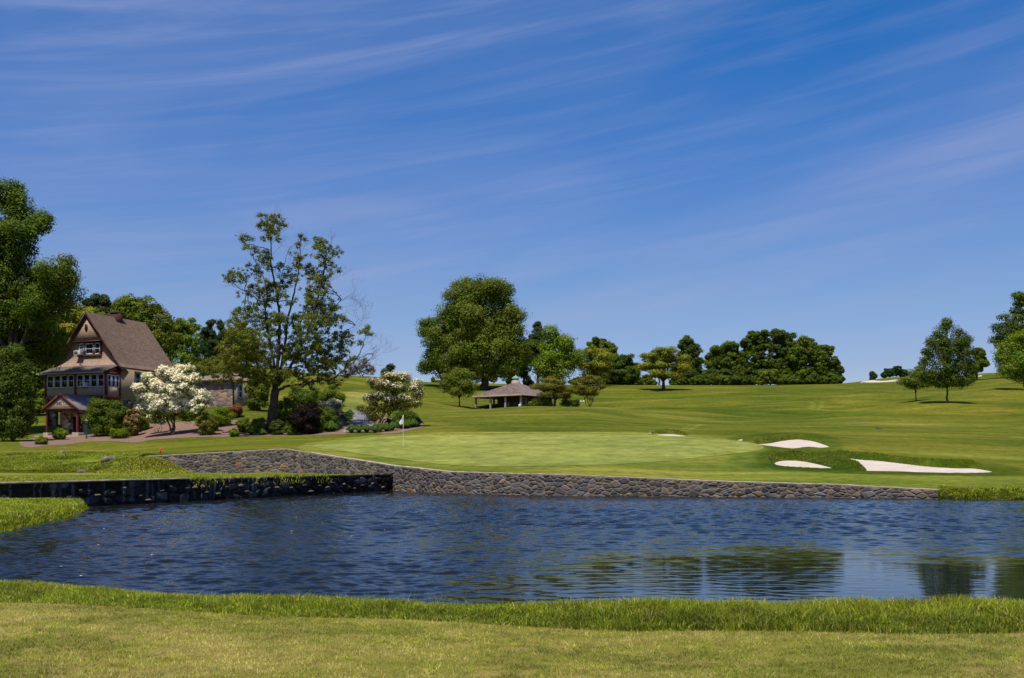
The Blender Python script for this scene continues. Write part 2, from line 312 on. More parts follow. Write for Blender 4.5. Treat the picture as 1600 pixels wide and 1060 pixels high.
def loft():
    Dk, Zk = [], []
    for st in ST:
        u = sorted(st); D = np.array([st[a][0] for a in u]); v = np.array([st[a][1] for a in u]); z = CZ - (v - HV) / F * D
        if len(u) == 2: Dk.append(np.interp(US, u, D)); Zk.append(np.interp(US, u, z))
        else: Dk.append(pchip(u, D, US)); Zk.append(pchip(u, z, US))
    Dk = np.array(Dk); Zk = np.array(Zk); Z = np.zeros((len(DS), len(US)))
    for i in range(len(US)): Z[:, i] = pchip(Dk[:, i], Zk[:, i], DS)
    # soften the creases between stations beyond the walls
    far = DS > 70
    Zs = Z.copy()
    for _ in range(6):
        Zp = np.pad(Zs, ((1, 1), (2, 2)), 'edge'); Zs = (Zp[1:-1, 2:-2] * 2 + Zp[:-2, 2:-2] + Zp[2:, 2:-2] + Zp[1:-1, :-4] + Zp[1:-1, 4:]) / 6
    w = np.clip((DS - 66) / 8, 0, 1)[:, None]; Z = Z * (1 - w) + Zs * w
    UU, DD = np.meshgrid(US, DS); X = (UU - 800) / F * DD
    und = (0.5 * np.sin(X * 0.11 + DD * 0.07) * np.sin(DD * 0.13 - X * 0.03 + 1) + 0.3 * np.sin(X * 0.23 - DD * 0.19 + 2) + 0.2 * np.sin(X * 0.41 + DD * 0.33))
    Z += und * 0.6 * np.clip((DD - 95) / 40, 0, 1) * np.clip((205 - DD) / 40, 0, 1)
    return Dk[0], Z
FRONT, TZ = loft()
def bil(A, u, D):
    fu = np.clip((u - US[0]) / 4.0, 0, len(US) - 1.001); iu = fu.astype(int); fu = fu - iu
    iD = np.clip(np.searchsorted(DS, D, side='right') - 1, 0, len(DS) - 2); fD = np.clip((D - DS[iD]) / (DS[iD + 1] - DS[iD]), 0, 1)
    return (A[iD, iu] * (1 - fu) + A[iD, iu + 1] * fu) * (1 - fD) + (A[iD + 1, iu] * (1 - fu) + A[iD + 1, iu + 1] * fu) * fD
BASE = TZ.copy()
def height(X, Y, A=None):
    X = np.asarray(X, float); Y = np.asarray(Y, float); return bil(TZ if A is None else A, 800 + F * X / Y, Y)
def rowof(A): # projected photo row of every terrain vertex
    return HV + (CZ - A) / DS[:, None] * F
def ground(u, v, dmin=44.0):
    """plan point where the ground is seen at photo column u, row v (nearest)"""
    z = np.array([bil(BASE, np.array([float(u)]), np.array([d]))[0] for d in DS]); r = HV + (CZ - z) / DS * F
    ok = DS >= dmin
    k = np.where(ok & (r <= v))[0]
    k = k[0] if len(k) else len(DS) - 1
    if k > 0 and r[k - 1] > v: s = (r[k - 1] - v) / (r[k - 1] - r[k]); D = DS[k - 1] + s * (DS[k] - DS[k - 1])
    else: D = DS[k]
    return np.array([(u - 800) / F * D, D])
def smooth_poly(pts, n=6):
    """closed Catmull-Rom"""
    p = np.asarray(pts, float); out = []
    for i in range(len(p)):
        a, b, c, d = p[i - 1], p[i], p[(i + 1) % len(p)], p[(i + 2) % len(p)]
        for s in np.arange(n) / n: out.append(0.5 * ((2 * b) + (c - a) * s + (2 * a - 5 * b + 4 * c - d) * s * s + (3 * b - a - 3 * c + d) * s ** 3))
    return np.array(out)
def inside(poly, X, Y):
    r = np.zeros(np.shape(X), bool); n = len(poly)
    for i in range(n):
        x0, y0 = poly[i - 1]; x1, y1 = poly[i]
        if y0 == y1: continue
        c = ((y0 > Y) != (y1 > Y)) & (X < (x1 - x0) * (Y - y0) / (y1 - y0) + x0); r ^= c
    return r
def polydist(poly, X, Y):
    d = np.full(np.shape(X), 1e9)
    for i in range(len(poly)):
        a = poly[i - 1]; b = poly[i]; e = b - a; L = (e @ e) + 1e-12; s = np.clip(((X - a[0]) * e[0] + (Y - a[1]) * e[1]) / L, 0, 1)
        d = np.minimum(d, np.hypot(X - a[0] - s * e[0], Y - a[1] - s * e[1]))
    return d
def plan(uv, n=6, dmin=44.0): return smooth_poly([ground(u, v, dmin) for u, v in uv], n)
def sheet(poly, res, zfun):
    """triangulated sheet over a plan polygon, exact outline"""
    x0, y0 = poly.min(0); x1, y1 = poly.max(0); gx, gy = np.meshgrid(np.arange(x0, x1, res), np.arange(y0, y1, res)); gx = gx + (np.arange(gx.shape[0]) % 2 * res / 2)[:, None]
    gx, gy = gx.ravel(), gy.ravel(); ok = inside(poly, gx, gy) & (polydist(poly, gx, gy) > res * 0.45)
    b = []
    for i in range(len(poly)):
        a, c = poly[i], poly[(i + 1) % len(poly)]; k = max(1, int(np.hypot(*(c - a)) / res)); b += [a + (c - a) * s / k for s in range(k)]
    b = np.array(b); pts = np.concatenate([b, np.stack([gx[ok], gy[ok]], 1)]); nb = len(b)
    vs, _, fs, *_ = delaunay_2d_cdt([Vector(p) for p in pts], [(i, (i + 1) % nb) for i in range(nb)], [list(range(nb))], 1, 1e-5)
    V = np.array([(v.x, v.y) for v in vs]); f3 = np.array([f for f in fs if len(f) == 3])
    a, b_, c_ = V[f3[:, 0]], V[f3[:, 1]], V[f3[:, 2]]; flip = ((b_ - a)[:, 0] * (c_ - a)[:, 1] - (b_ - a)[:, 1] * (c_ - a)[:, 0]) < 0
    f3[flip] = f3[flip][:, ::-1]
    return np.column_stack([V, zfun(V[:, 0], V[:, 1])]), f3

UU, DD = np.meshgrid(US, DS); XX = (UU - 800) / F * DD
VV = rowof(BASE)
sm = lambda a, b, x: (lambda t: t * t * (3 - 2 * t))(np.clip((x - a) / (b - a), 0, 1))
# ---- bunkers: traced on the ground, dug into it, grass lip raised behind
BUNK = [
 ('wide white sand bunker at the right, long tail pointing right', [(1317, 713), (1345, 716), (1375, 718), (1410, 722), (1450, 726.5), (1490, 729), (1520, 729.5), (1545, 733), (1556, 736.5), (1535, 738.5), (1480, 738.5), (1420, 737), (1370, 736), (1354, 735.5), (1350, 730), (1335, 722)], 0.40),
 ('small oval sand bunker below the grassy tongue, left of the wide one', [(1208, 721), (1222, 717.5), (1245, 717.5), (1265, 720), (1290, 725.5), (1308, 731), (1280, 731), (1240, 729), (1215, 726.5)], 0.42),
 ('leaf shaped sand bunker behind the others beside the green', [(1178, 693), (1200, 691), (1222, 687), (1245, 685), (1270, 687.5), (1292, 694), (1297, 697.5), (1285, 699.5), (1262, 698), (1240, 700.5), (1215, 698)], 0.40),
 ('thin sliver of sand bunker behind the middle of the green', [(1020, 678.6), (1040, 676.6), (1062, 678), (1078, 680.8), (1060, 681.6), (1036, 680.6)], 0.30),
]
bunkers = []
for lab, uv, lip in BUNK:
    poly = plan(uv, 5); cy = poly[:, 1].mean(); x0, y0 = poly.min(0) - 4; x1, y1 = poly.max(0) + 4
    m = (XX > x0) & (XX < x1) & (DD > y0) & (DD < y1); X, Y = XX[m], DD[m]; ins = inside(poly, X, Y); d = polydist(poly, X, Y)
    d2 = polydist(poly, X, Y + 0.0)
    # rear side test: is the polygon nearer the camera than this point?
    rear = np.zeros(len(X)); 
    for k in range(1, 13): rear = np.maximum(rear, inside(poly, X, Y - 0.22 * k) * (1 - (k - 1) / 13))
    z = TZ[m]
    z = np.where(ins, z - 0.34 * sm(0, 0.3, d), z + lip * 1.15 * rear * sm(0, .5, d) * np.exp(-np.maximum(d - .5, 0) / 1.1))
    TZ[m] = z; bunkers.append((lab, poly))
# grass tongue between the two near bunkers
tongue = plan([(1225, 716), (1262, 712), (1300, 709), (1316, 713), (1336, 723), (1350, 731), (1351, 736), (1310, 731), (1290, 724), (1262, 718)], 5)
m = (np.abs(XX - tongue[:, 0].mean()) < 8) & (np.abs(DD - tongue[:, 1].mean()) < 12)
ins = inside(tongue, XX[m], DD[m]); d = polydist(tongue, XX[m], DD[m]); TZ[m] = TZ[m] + np.where(ins, 0.28 * sm(0, 0.8, d), 0)
# hummocks left of the wall
rng = np.random.default_rng(5)
for (u, v, r, h) in [(60, 716, 2.6, .16), (110, 712, 2.0, .25), (135, 722, 1.6, -.3), (150, 728, 1.6, -.2), (125, 712, 1.2, -.25), (165, 716, 1.6, .3), (120, 730, 1.4, .25), (80, 730, 2.4, .2), (185, 724, 1.5, .35), (200, 732, 1.8, .35), (30, 732, 3, .2), (155, 735, 1.4, .1)]:
    c = ground(u, v); g = np.exp(-(((XX - c[0]) / r) ** 2 + ((DD - c[1]) / (r * 0.9)) ** 2)); TZ += h * g
# mowing tones (pigment of the turf, 1 = neutral)
tone = np.ones((*TZ.shape, 3))
def soft(poly, w, col, dmin=44.0):
    x0, y0 = poly.min(0) - w; x1, y1 = poly.max(0) + w; m = (XX > x0) & (XX < x1) & (DD > y0) & (DD < y1)
    X, Y = XX[m], DD[m]; d = polydist(poly, X, Y) * np.where(inside(poly, X, Y), 1, -1); s = sm(-w, w, d)[:, None]
    tone[m] = tone[m] * (1 - s) + tone[m] * np.array(col) * s
FR = [(455, 701), (470, 697), (500, 690), (560, 683), (630, 678), (800, 675), (900, 675), (1000, 676), (1090, 681), (1150, 687), (1200, 700), (1180, 712), (1200, 730), (1330, 741), (1480, 744), (1620, 745), (2050, 752), (2050, 772), (1600, 767), (1469, 764), (1300, 755.5), (1140, 751), (880, 740.2), (702, 735.5), (612, 726), (507, 709.5)]
soft(plan(FR, 4), 0.35, (1.55, 1.5, 2.0))                              # fringe round the green
soft(plan([(1120, 690), (1160, 681), (1200, 677), (1260, 676), (1300, 683), (1320, 695), (1310, 702), (1345, 707), (1440, 716), (1520, 722), (1580, 728), (1600, 738), (1560, 744), (1450, 743), (1330, 741), (1220, 736), (1160, 728), (1135, 720), (1150, 712), (1190, 704), (1160, 696)], 4), 0.5, (0.60, 0.74, 0.62))   # rough round the bunkers
soft(plan([(1385, 706), (1450, 707), (1540, 709), (1620, 712), (1900, 716), (1900, 724), (1620, 719), (1540, 716), (1450, 711)], 4), 0.6, (1.30, 1.30, 1.7))
soft(plan([(480, 640), (560, 612), (585, 612), (640, 618), (600, 640), (560, 648)], 4), 1.5, (1.25, 1.25, 1.7))
soft(plan([(520, 628), (548, 612), (566, 614), (600, 634), (580, 640), (545, 645)], 4), 1.0, (1.25, 1.2, 1.6))
soft(plan([(500, 607), (580, 603), (640, 606), (640, 611), (560, 610)], 4), 1.5, (0.78, 0.85, 0.8))
soft(plan([(830, 676), (700, 662), (640, 662), (620, 674), (700, 679), (1000, 678), (1100, 676), (1000, 668)], 4), 2.0, (1.3, 1.16, 1.35))
soft(plan([(880, 638), (960, 644), (1050, 655), (1160, 662), (1260, 667), (1400, 665), (1600, 668), (1600, 664), (1400, 660), (1250, 661), (1100, 653), (1000, 645), (940, 637)], 4), 0.8, (1.2, 1.16, 1.5))
soft(plan([(1000, 640), (1100, 644), (1200, 655), (1300, 652), (1400, 646), (1300, 640), (1200, 642), (1100, 636)], 4), 3.0, (0.86, 0.93, 0.85))
soft(plan([(1340, 640), (1470, 636), (1600, 640), (1600, 652), (1450, 650)], 4), 3.0, (1.32, 1.15, 1.2))
soft(plan([(1000, 624), (1150, 630), (1340, 627), (1340, 632), (1150, 636), (1000, 630)], 4), 2.5, (1.2, 1.1, 1.1))
soft(plan([(1180, 644), (1320, 648), (1420, 645), (1320, 650), (1190, 649)], 4), 1.2, (1.05, 1.2, 1.3))
for line, w in (([(1262, 627), (1269, 630), (1270, 634), (1266, 639)], .35), ([(1273, 626), (1284, 628), (1284, 634), (1278, 640)], .35), ([(1080, 664), (1070, 670), (1058, 676)], .2), ([(1095, 663), (1085, 669), (1072, 674)], .2)):
    g = np.array([ground(u, v) for u, v in line]); d = np.full(XX.shape, 1e9)
    for a, b in zip(g[:-1], g[1:]):
        e = b - a; s = np.clip(((XX - a[0]) * e[0] + (DD - a[1]) * e[1]) / (e @ e), 0, 1); d = np.minimum(d, np.hypot(XX - a[0] - s * e[0], DD - a[1] - s * e[1]))
    s = np.exp(-(d / w) ** 2)[..., None]; tone = tone * (1 - s) + tone * np.array((1.35, 1.35, 1.7)) * s
# lusher wet grass by the stream
soft(plan([(-100, 740), (-100, 728), (60, 716), (110, 706), (150, 706), (215, 710), (222, 722), (205, 740), (100, 741)], 4), 2.0, (1.15, 1.3, 1.0))
soft(plan([(1469, 766), (1600, 765.5), (2050, 771), (2050, 776), (1600, 771), (1469, 768)], 4), 0.4, (1.0, 1.25, 0.8))
def make_terrain():
    nD, nU = TZ.shape; D = np.maximum(DD, FRONT[None, :]); Z = TZ.copy()
    cl = DD < FRONT[None, :]
    zf = bil(TZ, US, FRONT); Z = np.where(cl, zf[None, :], Z)
    V = np.stack([(UU - 800) / F * D, D, Z], -1).reshape(-1, 3)
    i, j = np.meshgrid(np.arange(nD - 1), np.arange(nU - 1), indexing='ij'); keep = ~(cl[:-1, :-1] & cl[1:, :-1] & cl[1:, 1:] & cl[:-1, 1:])
    a = (i * nU + j)[keep]; f = np.stack([a, a + 1, a + nU + 1, a + nU], 1)
    # front skirt dropping behind the wall / into the pond
    n0 = len(V); sk = np.stack([(US - 800) / F * (FRONT - 0.0), FRONT, zf], 1); sk2 = sk.copy(); sk2[:, 2] = -0.6
    out = US > 1472; out2 = US < 210
    sk2[out, 1] -= 1.6; sk2[out, 2] = -0.4; sk2[out2, 1] -= 0.25
    V = np.concatenate([V, sk, sk2]); k = np.arange(nU - 1); f = np.concatenate([f, np.stack([n0 + nU + k, n0 + nU + k + 1, n0 + k + 1, n0 + k], 1)])
    col = np.concatenate([tone.reshape(-1, 3), np.tile((0.8, 0.9, 0.8), (2 * nU, 1))])
    me = mesh_np('hill_ground', V, [f], col, smooth=True); return tag(link('golf_course_ground', me, M['fairway']), 'rolling mown grass slopes rising behind the pond', kind='structure')
make_terrain()
for lab, poly in bunkers:
    x0, y0 = poly.min(0); x1, y1 = poly.max(0)
    def zf(X, Y): return height(X, Y, BASE) - 0.10 - 0.06 * sm(0, 1.2, polydist(poly, X, Y))
    V, f = sheet(poly, 0.25, zf); tag(link('bunker_sand', mesh_np('bunker_sand', V, [f], smooth=True), M['sand']), lab, kind='structure')
# tiny and distant bunkers: bright sheets on the slope
for lab, uv in (('tiny scrap of sand at the left end of the grassy bunker mound', [(1153, 688.2), (1156, 687.2), (1160, 686.6), (1160.4, 688.6), (1157, 688.8)]),
                ('distant thin white bunker on the right skyline', [(1346, 596.6), (1362, 594.6), (1380, 595.4), (1408, 592.6), (1410, 595.4), (1385, 597.8), (1355, 598.4)]),
                ('distant speck of bunker on the skyline right of the round tree', [(1515, 591.5), (1525, 588.5), (1534, 586.6), (1534, 589.5), (1524, 592)])):
    # faces of sand cut into the rise, tilted to the pond
    b = smooth_poly([P(u, v, 0)[:2] * 0 + (u, v) for u, v in uv], 5); D0 = {1153: 74, 1346: 214, 1515: 219}[uv[0][0]]
    vm = b[:, 1].max()
    Vp = np.array([P(u, v, D0 + (vm - v) * 0.5) for u, v in b]); c = Vp.mean(0); n = len(Vp)
    Vb = Vp + np.array([0, 2.5, -0.8]); V = np.concatenate([Vp, Vb, [c]]); k = np.arange(n)
    f3 = np.stack([k, (k + 1) % n, np.full(n, 2 * n)], 1); f4 = np.stack([k, n + k, n + (k + 1) % n, (k + 1) % n], 1)
    tag(link('bunker_sand', mesh_np('bunker_sand', V, [f3, f4]), M['sand']), lab, kind='structure')
GREEN = [(488, 698), (500, 694), (540, 689), (590, 684), (640, 681.5), (720, 679.8), (800, 679), (900, 678.8), (1000, 679.8), (1080, 683), (1140, 688), (1180, 694), (1193, 699), (1185, 704), (1150, 709), (1100, 714), (1040, 721), (980, 725), (900, 728), (800, 729.5), (720, 728), (660, 722.5), (600, 714.5), (540, 706), (505, 701.5)]
V, f = sheet(plan(GREEN, 5), 0.5, lambda X, Y: height(X, Y) + 0.014)
tag(link('putting_green', mesh_np('putting_green', V, [f], smooth=True), M['green']), 'smooth pale putting green behind the stone wall', kind='structure')
PATH = [(537, 673.5), (545, 664), (551, 652), (553, 644), (556, 641.5), (575, 641.5), (577, 648), (583, 660), (590, 668), (597, 673.5), (570, 675)]
V, f = sheet(plan(PATH, 4), 0.3, lambda X, Y: height(X, Y) + 0.04)
tag(link('cart_path', mesh_np('cart_path', V, [f], smooth=True), M['asphalt']), 'grey asphalt cart path climbing away between planting beds', kind='structure')
BED = [(40, 700), (75, 697), (108, 695), (130, 691.5), (170, 690), (215, 692), (236, 688), (290, 684.5), (350, 683), (420, 682), (500, 680), (545, 678), (540, 668), (548, 655), (550, 646), (530, 648), (505, 660), (440, 660), (400, 656), (380, 657), (340, 657), (280, 660), (220, 665), (150, 668), (60, 684), (30, 690)]
V, f = sheet(plan(BED, 3), 0.5, lambda X, Y: height(X, Y) + 0.02)
tag(link('mulch_bed', mesh_np('mulch_bed', V, [f], smooth=True), M['mulch']), 'pinkish bark mulch bed running from the shelter to the path', kind='structure')
BED2 = [(586, 677), (592, 668), (586, 658), (600, 652), (640, 654), (660, 662), (662, 668), (640, 673), (615, 678)]
V, f = sheet(plan(BED2, 4), 0.4, lambda X, Y: height(X, Y) + 0.02)
tag(link('mulch_bed', mesh_np('mulch_bed', V, [f], smooth=True), M['mulch']), 'small mulch bed with grass clumps right of the path', kind='structure')
# ------------------------------------------------------------------ stone walls
PAL = np.array([(0.062, 0.060, 0.062), (0.10, 0.092, 0.085), (0.045, 0.042, 0.042), (0.125, 0.10, 0.075), (0.08, 0.068, 0.055), (0.155, 0.125, 0.095), (0.10, 0.10, 0.105), (0.07, 0.072, 0.078), (0.18, 0.13, 0.085), (0.24, 0.11, 0.05)])
PALW = np.array([.17, .15, .15, .12, .12, .07, .1, .08, .03, .01])
def stone_relief(s, z, cw, ch, seed, pal, palw, mortar, mw=0.020, relief=0.06):
    """jittered-cell masonry: colour and relief for points (s along, z up)"""
    rg = np.random.default_rng(seed); ns = int(s.max() / cw) + 4; nz = int((z.max() + 1) / ch) + 6
    cx = (np.arange(ns)[None, :] + rg.uniform(-.5, .5, (nz, ns)) + (np.arange(nz) % 2 * .5)[:, None]) * cw; cz = (np.arange(nz)[:, None] - 3 + rg.uniform(-.46, .46, (nz, ns))) * ch
    keep = rg.uniform(size=(nz, ns)) > 0.30; cx = np.where(keep, cx, 1e3)
    cc = pal[rg.choice(len(pal), (nz, ns), p=palw / palw.sum())] * rg.uniform(.8, 1.6, (nz, ns, 1)); bul = rg.uniform(.5, 1.2, (nz, ns))
    i0 = np.round(z / ch).astype(int) + 3; j0 = np.round(s / cw).astype(int); d1 = np.full(s.shape, 9e9); d2 = d1.copy(); best = np.zeros(s.shape, int)
    for di in range(-2, 3):
        for dj in range(-2, 3):
            i = np.clip(i0 + di, 0, nz - 1); j = np.clip(j0 + dj, 0, ns - 1); d = np.hypot(s - cx[i, j], (z - cz[i, j]) * 1.35 * cw / ch * .75)
            idx = i * ns + j; up = d < d1; d2 = np.where(up, d1, np.minimum(d2, d)); best = np.where(up, idx, best); d1 = np.where(up, d, d1)
    e = d2 - d1; k = np.clip((e - mw) / 0.05, 0, 1); col = cc.reshape(-1, 3)[best] * k[:, None] + np.array(mortar) * (1 - k[:, None])
    return col, relief * (0.25 + 0.75 * np.clip(e / 0.12, 0, 1)) * bul.ravel()[best] * (k > 0)
def wall_mesh(path, top, bot, thick, seed, pal=PAL, palw=PALW, mortar=(0.20, 0.155, 0.105), cw=0.29, ch=0.165, res=0.03, relief=0.06, flip=1, batter=0.0):
    """path: plan polyline (n,2), top/bot heights at its points; masonry face towards the left normal*flip"""
    path = np.asarray(path, float); seg = np.hypot(*np.diff(path, axis=0).T); cum = np.concatenate([[0], np.cumsum(seg)]); n = int(cum[-1] / res)
    s = np.linspace(0, cum[-1], n + 1); X = np.interp(s, cum, path[:, 0]); Y = np.interp(s, cum, path[:, 1]); T = np.interp(s, cum, top); B = np.interp(s, cum, bot)
    tx = np.gradient(X); ty = np.gradient(Y)
    for _ in range(8): tx = np.convolve(np.pad(tx, 2, 'edge'), np.ones(5) / 5, 'valid'); ty = np.convolve(np.pad(ty, 2, 'edge'), np.ones(5) / 5, 'valid')
    l = np.hypot(tx, ty); nx, ny = ty / l * flip, -tx / l * flip
    m = int((T - B).max() / res) + 1; w = np.linspace(0, 1, m + 1); Sg, Wg = np.meshgrid(s, w, indexing='ij'); Zg = B[:, None] + Wg * (T - B)[:, None]
    col, rel = stone_relief(Sg.ravel(), Zg.ravel(), cw, ch, seed, pal, palw, mortar, relief=relief); rel = rel.reshape(Sg.shape) - batter * (Zg - B[:, None])
    V = np.stack([X[:, None] + nx[:, None] * rel, Y[:, None] + ny[:, None] * rel, Zg], -1).reshape(-1, 3); mm = m + 1
    i, j = np.meshgrid(np.arange(n), np.arange(m), indexing='ij'); a = (i * mm + j).ravel(); f = np.stack([a, a + mm, a + mm + 1, a + 1], 1)
    if flip < 0: f = f[:, ::-1]
    # top and back
    k = np.arange(n + 1); bt = np.stack([X - nx * thick, Y - ny * thick, T], 1); bb = bt.copy(); bb[:, 2] = B; n0 = len(V); V = np.concatenate([V, bt, bb]); k = k[:-1]
    fr = k * mm + m; f2 = np.stack([fr, fr + mm, n0 + k + 1, n0 + k], 1); n1 = n0 + n + 1; f3 = np.stack([n0 + k, n0 + k + 1, n1 + k + 1, n1 + k], 1)
    col = np.concatenate([col, np.tile(mortar, (2 * (n + 1), 1))])
    return V, [f, f2, f3], col
def strip(path, top, w0, w1, h, flip=1, wob=0.0, seed=1):
    """a coping following the path, from -w0 (behind) to w1 (in front) with height h"""
    path = np.asarray(path, float); seg = np.hypot(*np.diff(path, axis=0).T); cum = np.concatenate([[0], np.cumsum(seg)]); n = int(cum[-1] / 0.25); s = np.linspace(0, cum[-1], n + 1)
    X = np.interp(s, cum, path[:, 0]); Y = np.interp(s, cum, path[:, 1]); T = np.interp(s, cum, top); tx = np.gradient(X); ty = np.gradient(Y); l = np.hypot(tx, ty); nx, ny = ty / l * flip, -tx / l * flip
    rg = np.random.default_rng(seed); o = rg.normal(0, wob, n + 1); V = []
    for (w, z) in ((w1, 0), (w1, h), (-w0, h), (-w0, 0)): V.append(np.stack([X + nx * (w + o * (w > 0)), Y + ny * (w + o * (w > 0)), T + z + o * (z > 0) * .5], 1))
    V = np.concatenate(V); k = np.arange(n); q = []
    for a in range(4): b = (a + 1) % 4; q.append(np.stack([a * (n + 1) + k, a * (n + 1) + k + 1, b * (n + 1) + k + 1, b * (n + 1) + k], 1))
    q.append(np.array([[0, n + 1, 2 * (n + 1), 3 * (n + 1)], [n, 3 * (n + 1) + n, 2 * (n + 1) + n, n + 1 + n]]))
    return V, q
def xy(u, D): return ((u - 800) / F * D, D)
LEDGE = 0.93
fw = [(222, 64.6, 2.0), (240, 64.8, 2.0), (447, 64.8, 2.46), (507, 62, 2.06), (612, 57.4, 1.45), (702, 53.3, 1.15), (790, 51.2, 1.10), (880, 49.7, 1.06), (1140, 48.1, .75), (1300, 47.3, .635), (1400, 46.5, .51), (1471, 45.9, .42)]
_u = np.concatenate([np.arange(222, 1471, 6.0), [1471]]); wp = [xy(u, float(np.interp(u, US, FRONT))) for u in _u]; wz = np.interp(_u, [a[0] for a in fw], [a[2] for a in fw]); wz = np.minimum(wz, bil(BASE, _u, np.interp(_u, US, FRONT)) + .03)
wr = empty('retaining_wall', (wp[60][0], wp[60][1], 0)); tag(wr, 'long grey fieldstone retaining wall holding up the putting green', 'wall')
def child_at(o, root): o.parent = root; o.matrix_parent_inverse = root.matrix_basis.inverted(); return o
V, f, c = wall_mesh([(x, y - 0.0) for x, y in wp], np.array(wz) - .05, [-.3 if u > 600 else .55 for u in _u], 0.4, 3, relief=.045)
V[:, 1] -= 0.12
bpy.context.view_layer.update()
o = link('masonry', mesh_np('masonry', V, f, c, smooth=False), M['stone']); child_at(o, wr)
V, q = strip(wp, np.array(wz) - .05, 0.34, 0.03, 0.07, 1, 0.010); o = link('coping', mesh_np('coping', V, q), M['mortar']); child_at(o, wr)
M['rockmat0'] = plain('dull_stone', (0.07, 0.055, 0.038), .85, .4, 4, .5); M['rockmat1'] = plain('tan_stone', (0.18, 0.14, 0.095), .85, .4, 4, .5)
# weir wall: dark wet stone standing in the pond
WPAL = np.array([(0.008, 0.007, 0.006), (0.014, 0.013, 0.012), (0.034, 0.033, 0.032), (0.075, 0.075, 0.078), (0.018, 0.013, 0.009)]); WW = np.array([.36, .28, .19, .07, .1])
WA, WB = np.array([-24.0, 24.2]), np.array([-6.75, 57.3])
wroot = empty('weir_wall', (*(WA * .4 + WB * .6), 0)); tag(wroot, 'low black wet stone wall across the left side of the pond', 'wall')
bpy.context.view_layer.update()
V, f, c = wall_mesh([WA, WB], [LEDGE + .02] * 2, [-.3] * 2, 0.35, 8, WPAL, WW, (0.008, 0.008, 0.008), 0.42, 0.3, 0.045, 0.09)
zt = V[:, 2] > LEDGE - .1; c[:len(c)] *= 1
# mineral streaks near the left half
rg = np.random.default_rng(4); sdist = (V[:, 1] - WA[1]) / (WB[1] - WA[1]); st = np.interp(V[:, 1] * 1.0, np.arange(20, 60, 0.12), rg.uniform(0, 1, len(np.arange(20, 60, 0.12))))
lm = (st > .80) & (V[:, 2] > .12) & (sdist > .35) & (sdist < .72); c[lm] = c[lm] * .6 + np.array((.06, .066, .075))
o = link('masonry', mesh_np('masonry', V, f, c), M['wetstone']); child_at(o, wroot)
V, q = strip([WA, WA * .42 + WB * .58], [LEDGE + .02] * 2, 0.34, 0.12, 0.07, 1, 0.015); o = link('coping', mesh_np('coping', V, q), plain('wet_coping', (.24, .20, .15), .9, .35, 2, .3)); child_at(o, wroot)
nrm = np.array([WB[1] - WA[1], -(WB[0] - WA[0])]); nrm /= np.linalg.norm(nrm); tang = (WB - WA) / np.linalg.norm(WB - WA)
for k in range(34):
    s = .40 + .59 * (k + rg.uniform(-.3, .3)) / 34; p = WA + (WB - WA) * s; z = rg.uniform(.12, .72); b = MB(); w, h, dp = rg.uniform(.14, .34), rg.uniform(.05, .10), rg.uniform(.09, .16)
    pr = [(-w / 2, 0), (w / 2, -.01), (w / 2 * .9, h * .8), (w * .1, h), (-w / 2 * .85, h * .7)]
    b.prism(pr, 'y', -dp, .1); o = b.build('jutting_stone', M['rockmat1'] if k % 2 else M['rockmat0']); o.location = (p[0], p[1], z); o.rotation_euler = (rg.uniform(-.1, .1), 0, math.atan2(tang[1], tang[0])); child_at(o, wroot)

# ------------------------------------------------------------------ ledge above the weir, mound before the wall
lp = np.array([WA + (-.2, .2), WB + (-.25, .1), xy(612, 57.9), xy(507, 62.6), xy(447, 65.2), xy(215, 65.3), xy(0, 66.5), xy(-300, 66.5), (-46, 40), (-34, 24)])
V, f = sheet(lp, 0.5, lambda X, Y: LEDGE - .03 + .03 * np.sin(X * 1.1) * np.sin(Y * .8)); tag(link('shelf_ground', mesh_np('shelf_ground', V, [f], smooth=True), M['ledge']), 'flat wet grassy shelf above the dark wall', kind='structure')
def wl(s, off): p = WA + (WB - WA) * s; return p - nrm * off
lw = np.array([wl(.55, .36), wl(.99, .36), wl(.995, 1.0), wl(.93, 1.5), wl(.8, 1.25), wl(.68, 1.5), wl(.58, 1.0)]); V, f = sheet(lw, .4, lambda X, Y: X * 0 + LEDGE + .012)
tag(link('shallow_water', mesh_np('shallow_water', V, [f]), M['water']), 'thin sheet of water lying along the wall top', kind='structure')
lw = np.array([wl(.1, .4), wl(.54, .4), wl(.54, .75), wl(.4, 1.3), wl(.3, 1.6), wl(.1, 2.0)]); V, f = sheet(lw, .4, lambda X, Y: X * 0 + LEDGE + .010)
tag(link('wet_mud', mesh_np('wet_mud', V, [f]), plain('wet_silt', (0.13, 0.10, 0.06), 0.35, 0.3, 2)), 'wet brown silt along the left of the wall top', kind='structure')
def mound(cx, cy, rx, ry, h, ang, res=.12):
    nx = int(2 * rx * 1.3 / res); g = np.linspace(-1.3, 1.3, nx); A, B = np.meshgrid(g, g); r = np.hypot(A, B); rg = np.random.default_rng(3)
    z = h * np.exp(-(r * 1.15) ** 3) + .05 * np.sin(A * 9 + 1) * np.sin(B * 7) * np.exp(-r * r) - .06
    ca, sa = math.cos(ang), math.sin(ang); X = cx + A * rx * ca - B * ry * sa; Y = cy + A * rx * sa + B * ry * ca
    V = np.stack([X, Y, LEDGE + z], -1).reshape(-1, 3); i, j = np.meshgrid(np.arange(nx - 1), np.arange(nx - 1), indexing='ij'); a = (i * nx + j).ravel()
    return V, np.stack([a, a + 1, a + nx + 1, a + nx], 1)
mx_, my_ = xy(228, 63.3); MOUND = (mx_, my_, 2.3, 2.2, .95)
V, f = mound(mx_, my_, 2.3, 2.2, .95, 0); tag(link('grass_mound', mesh_np('grass_mound', V, [f], smooth=True), M['bank']), 'rough grass mound against the left end of the stone wall', kind='structure')
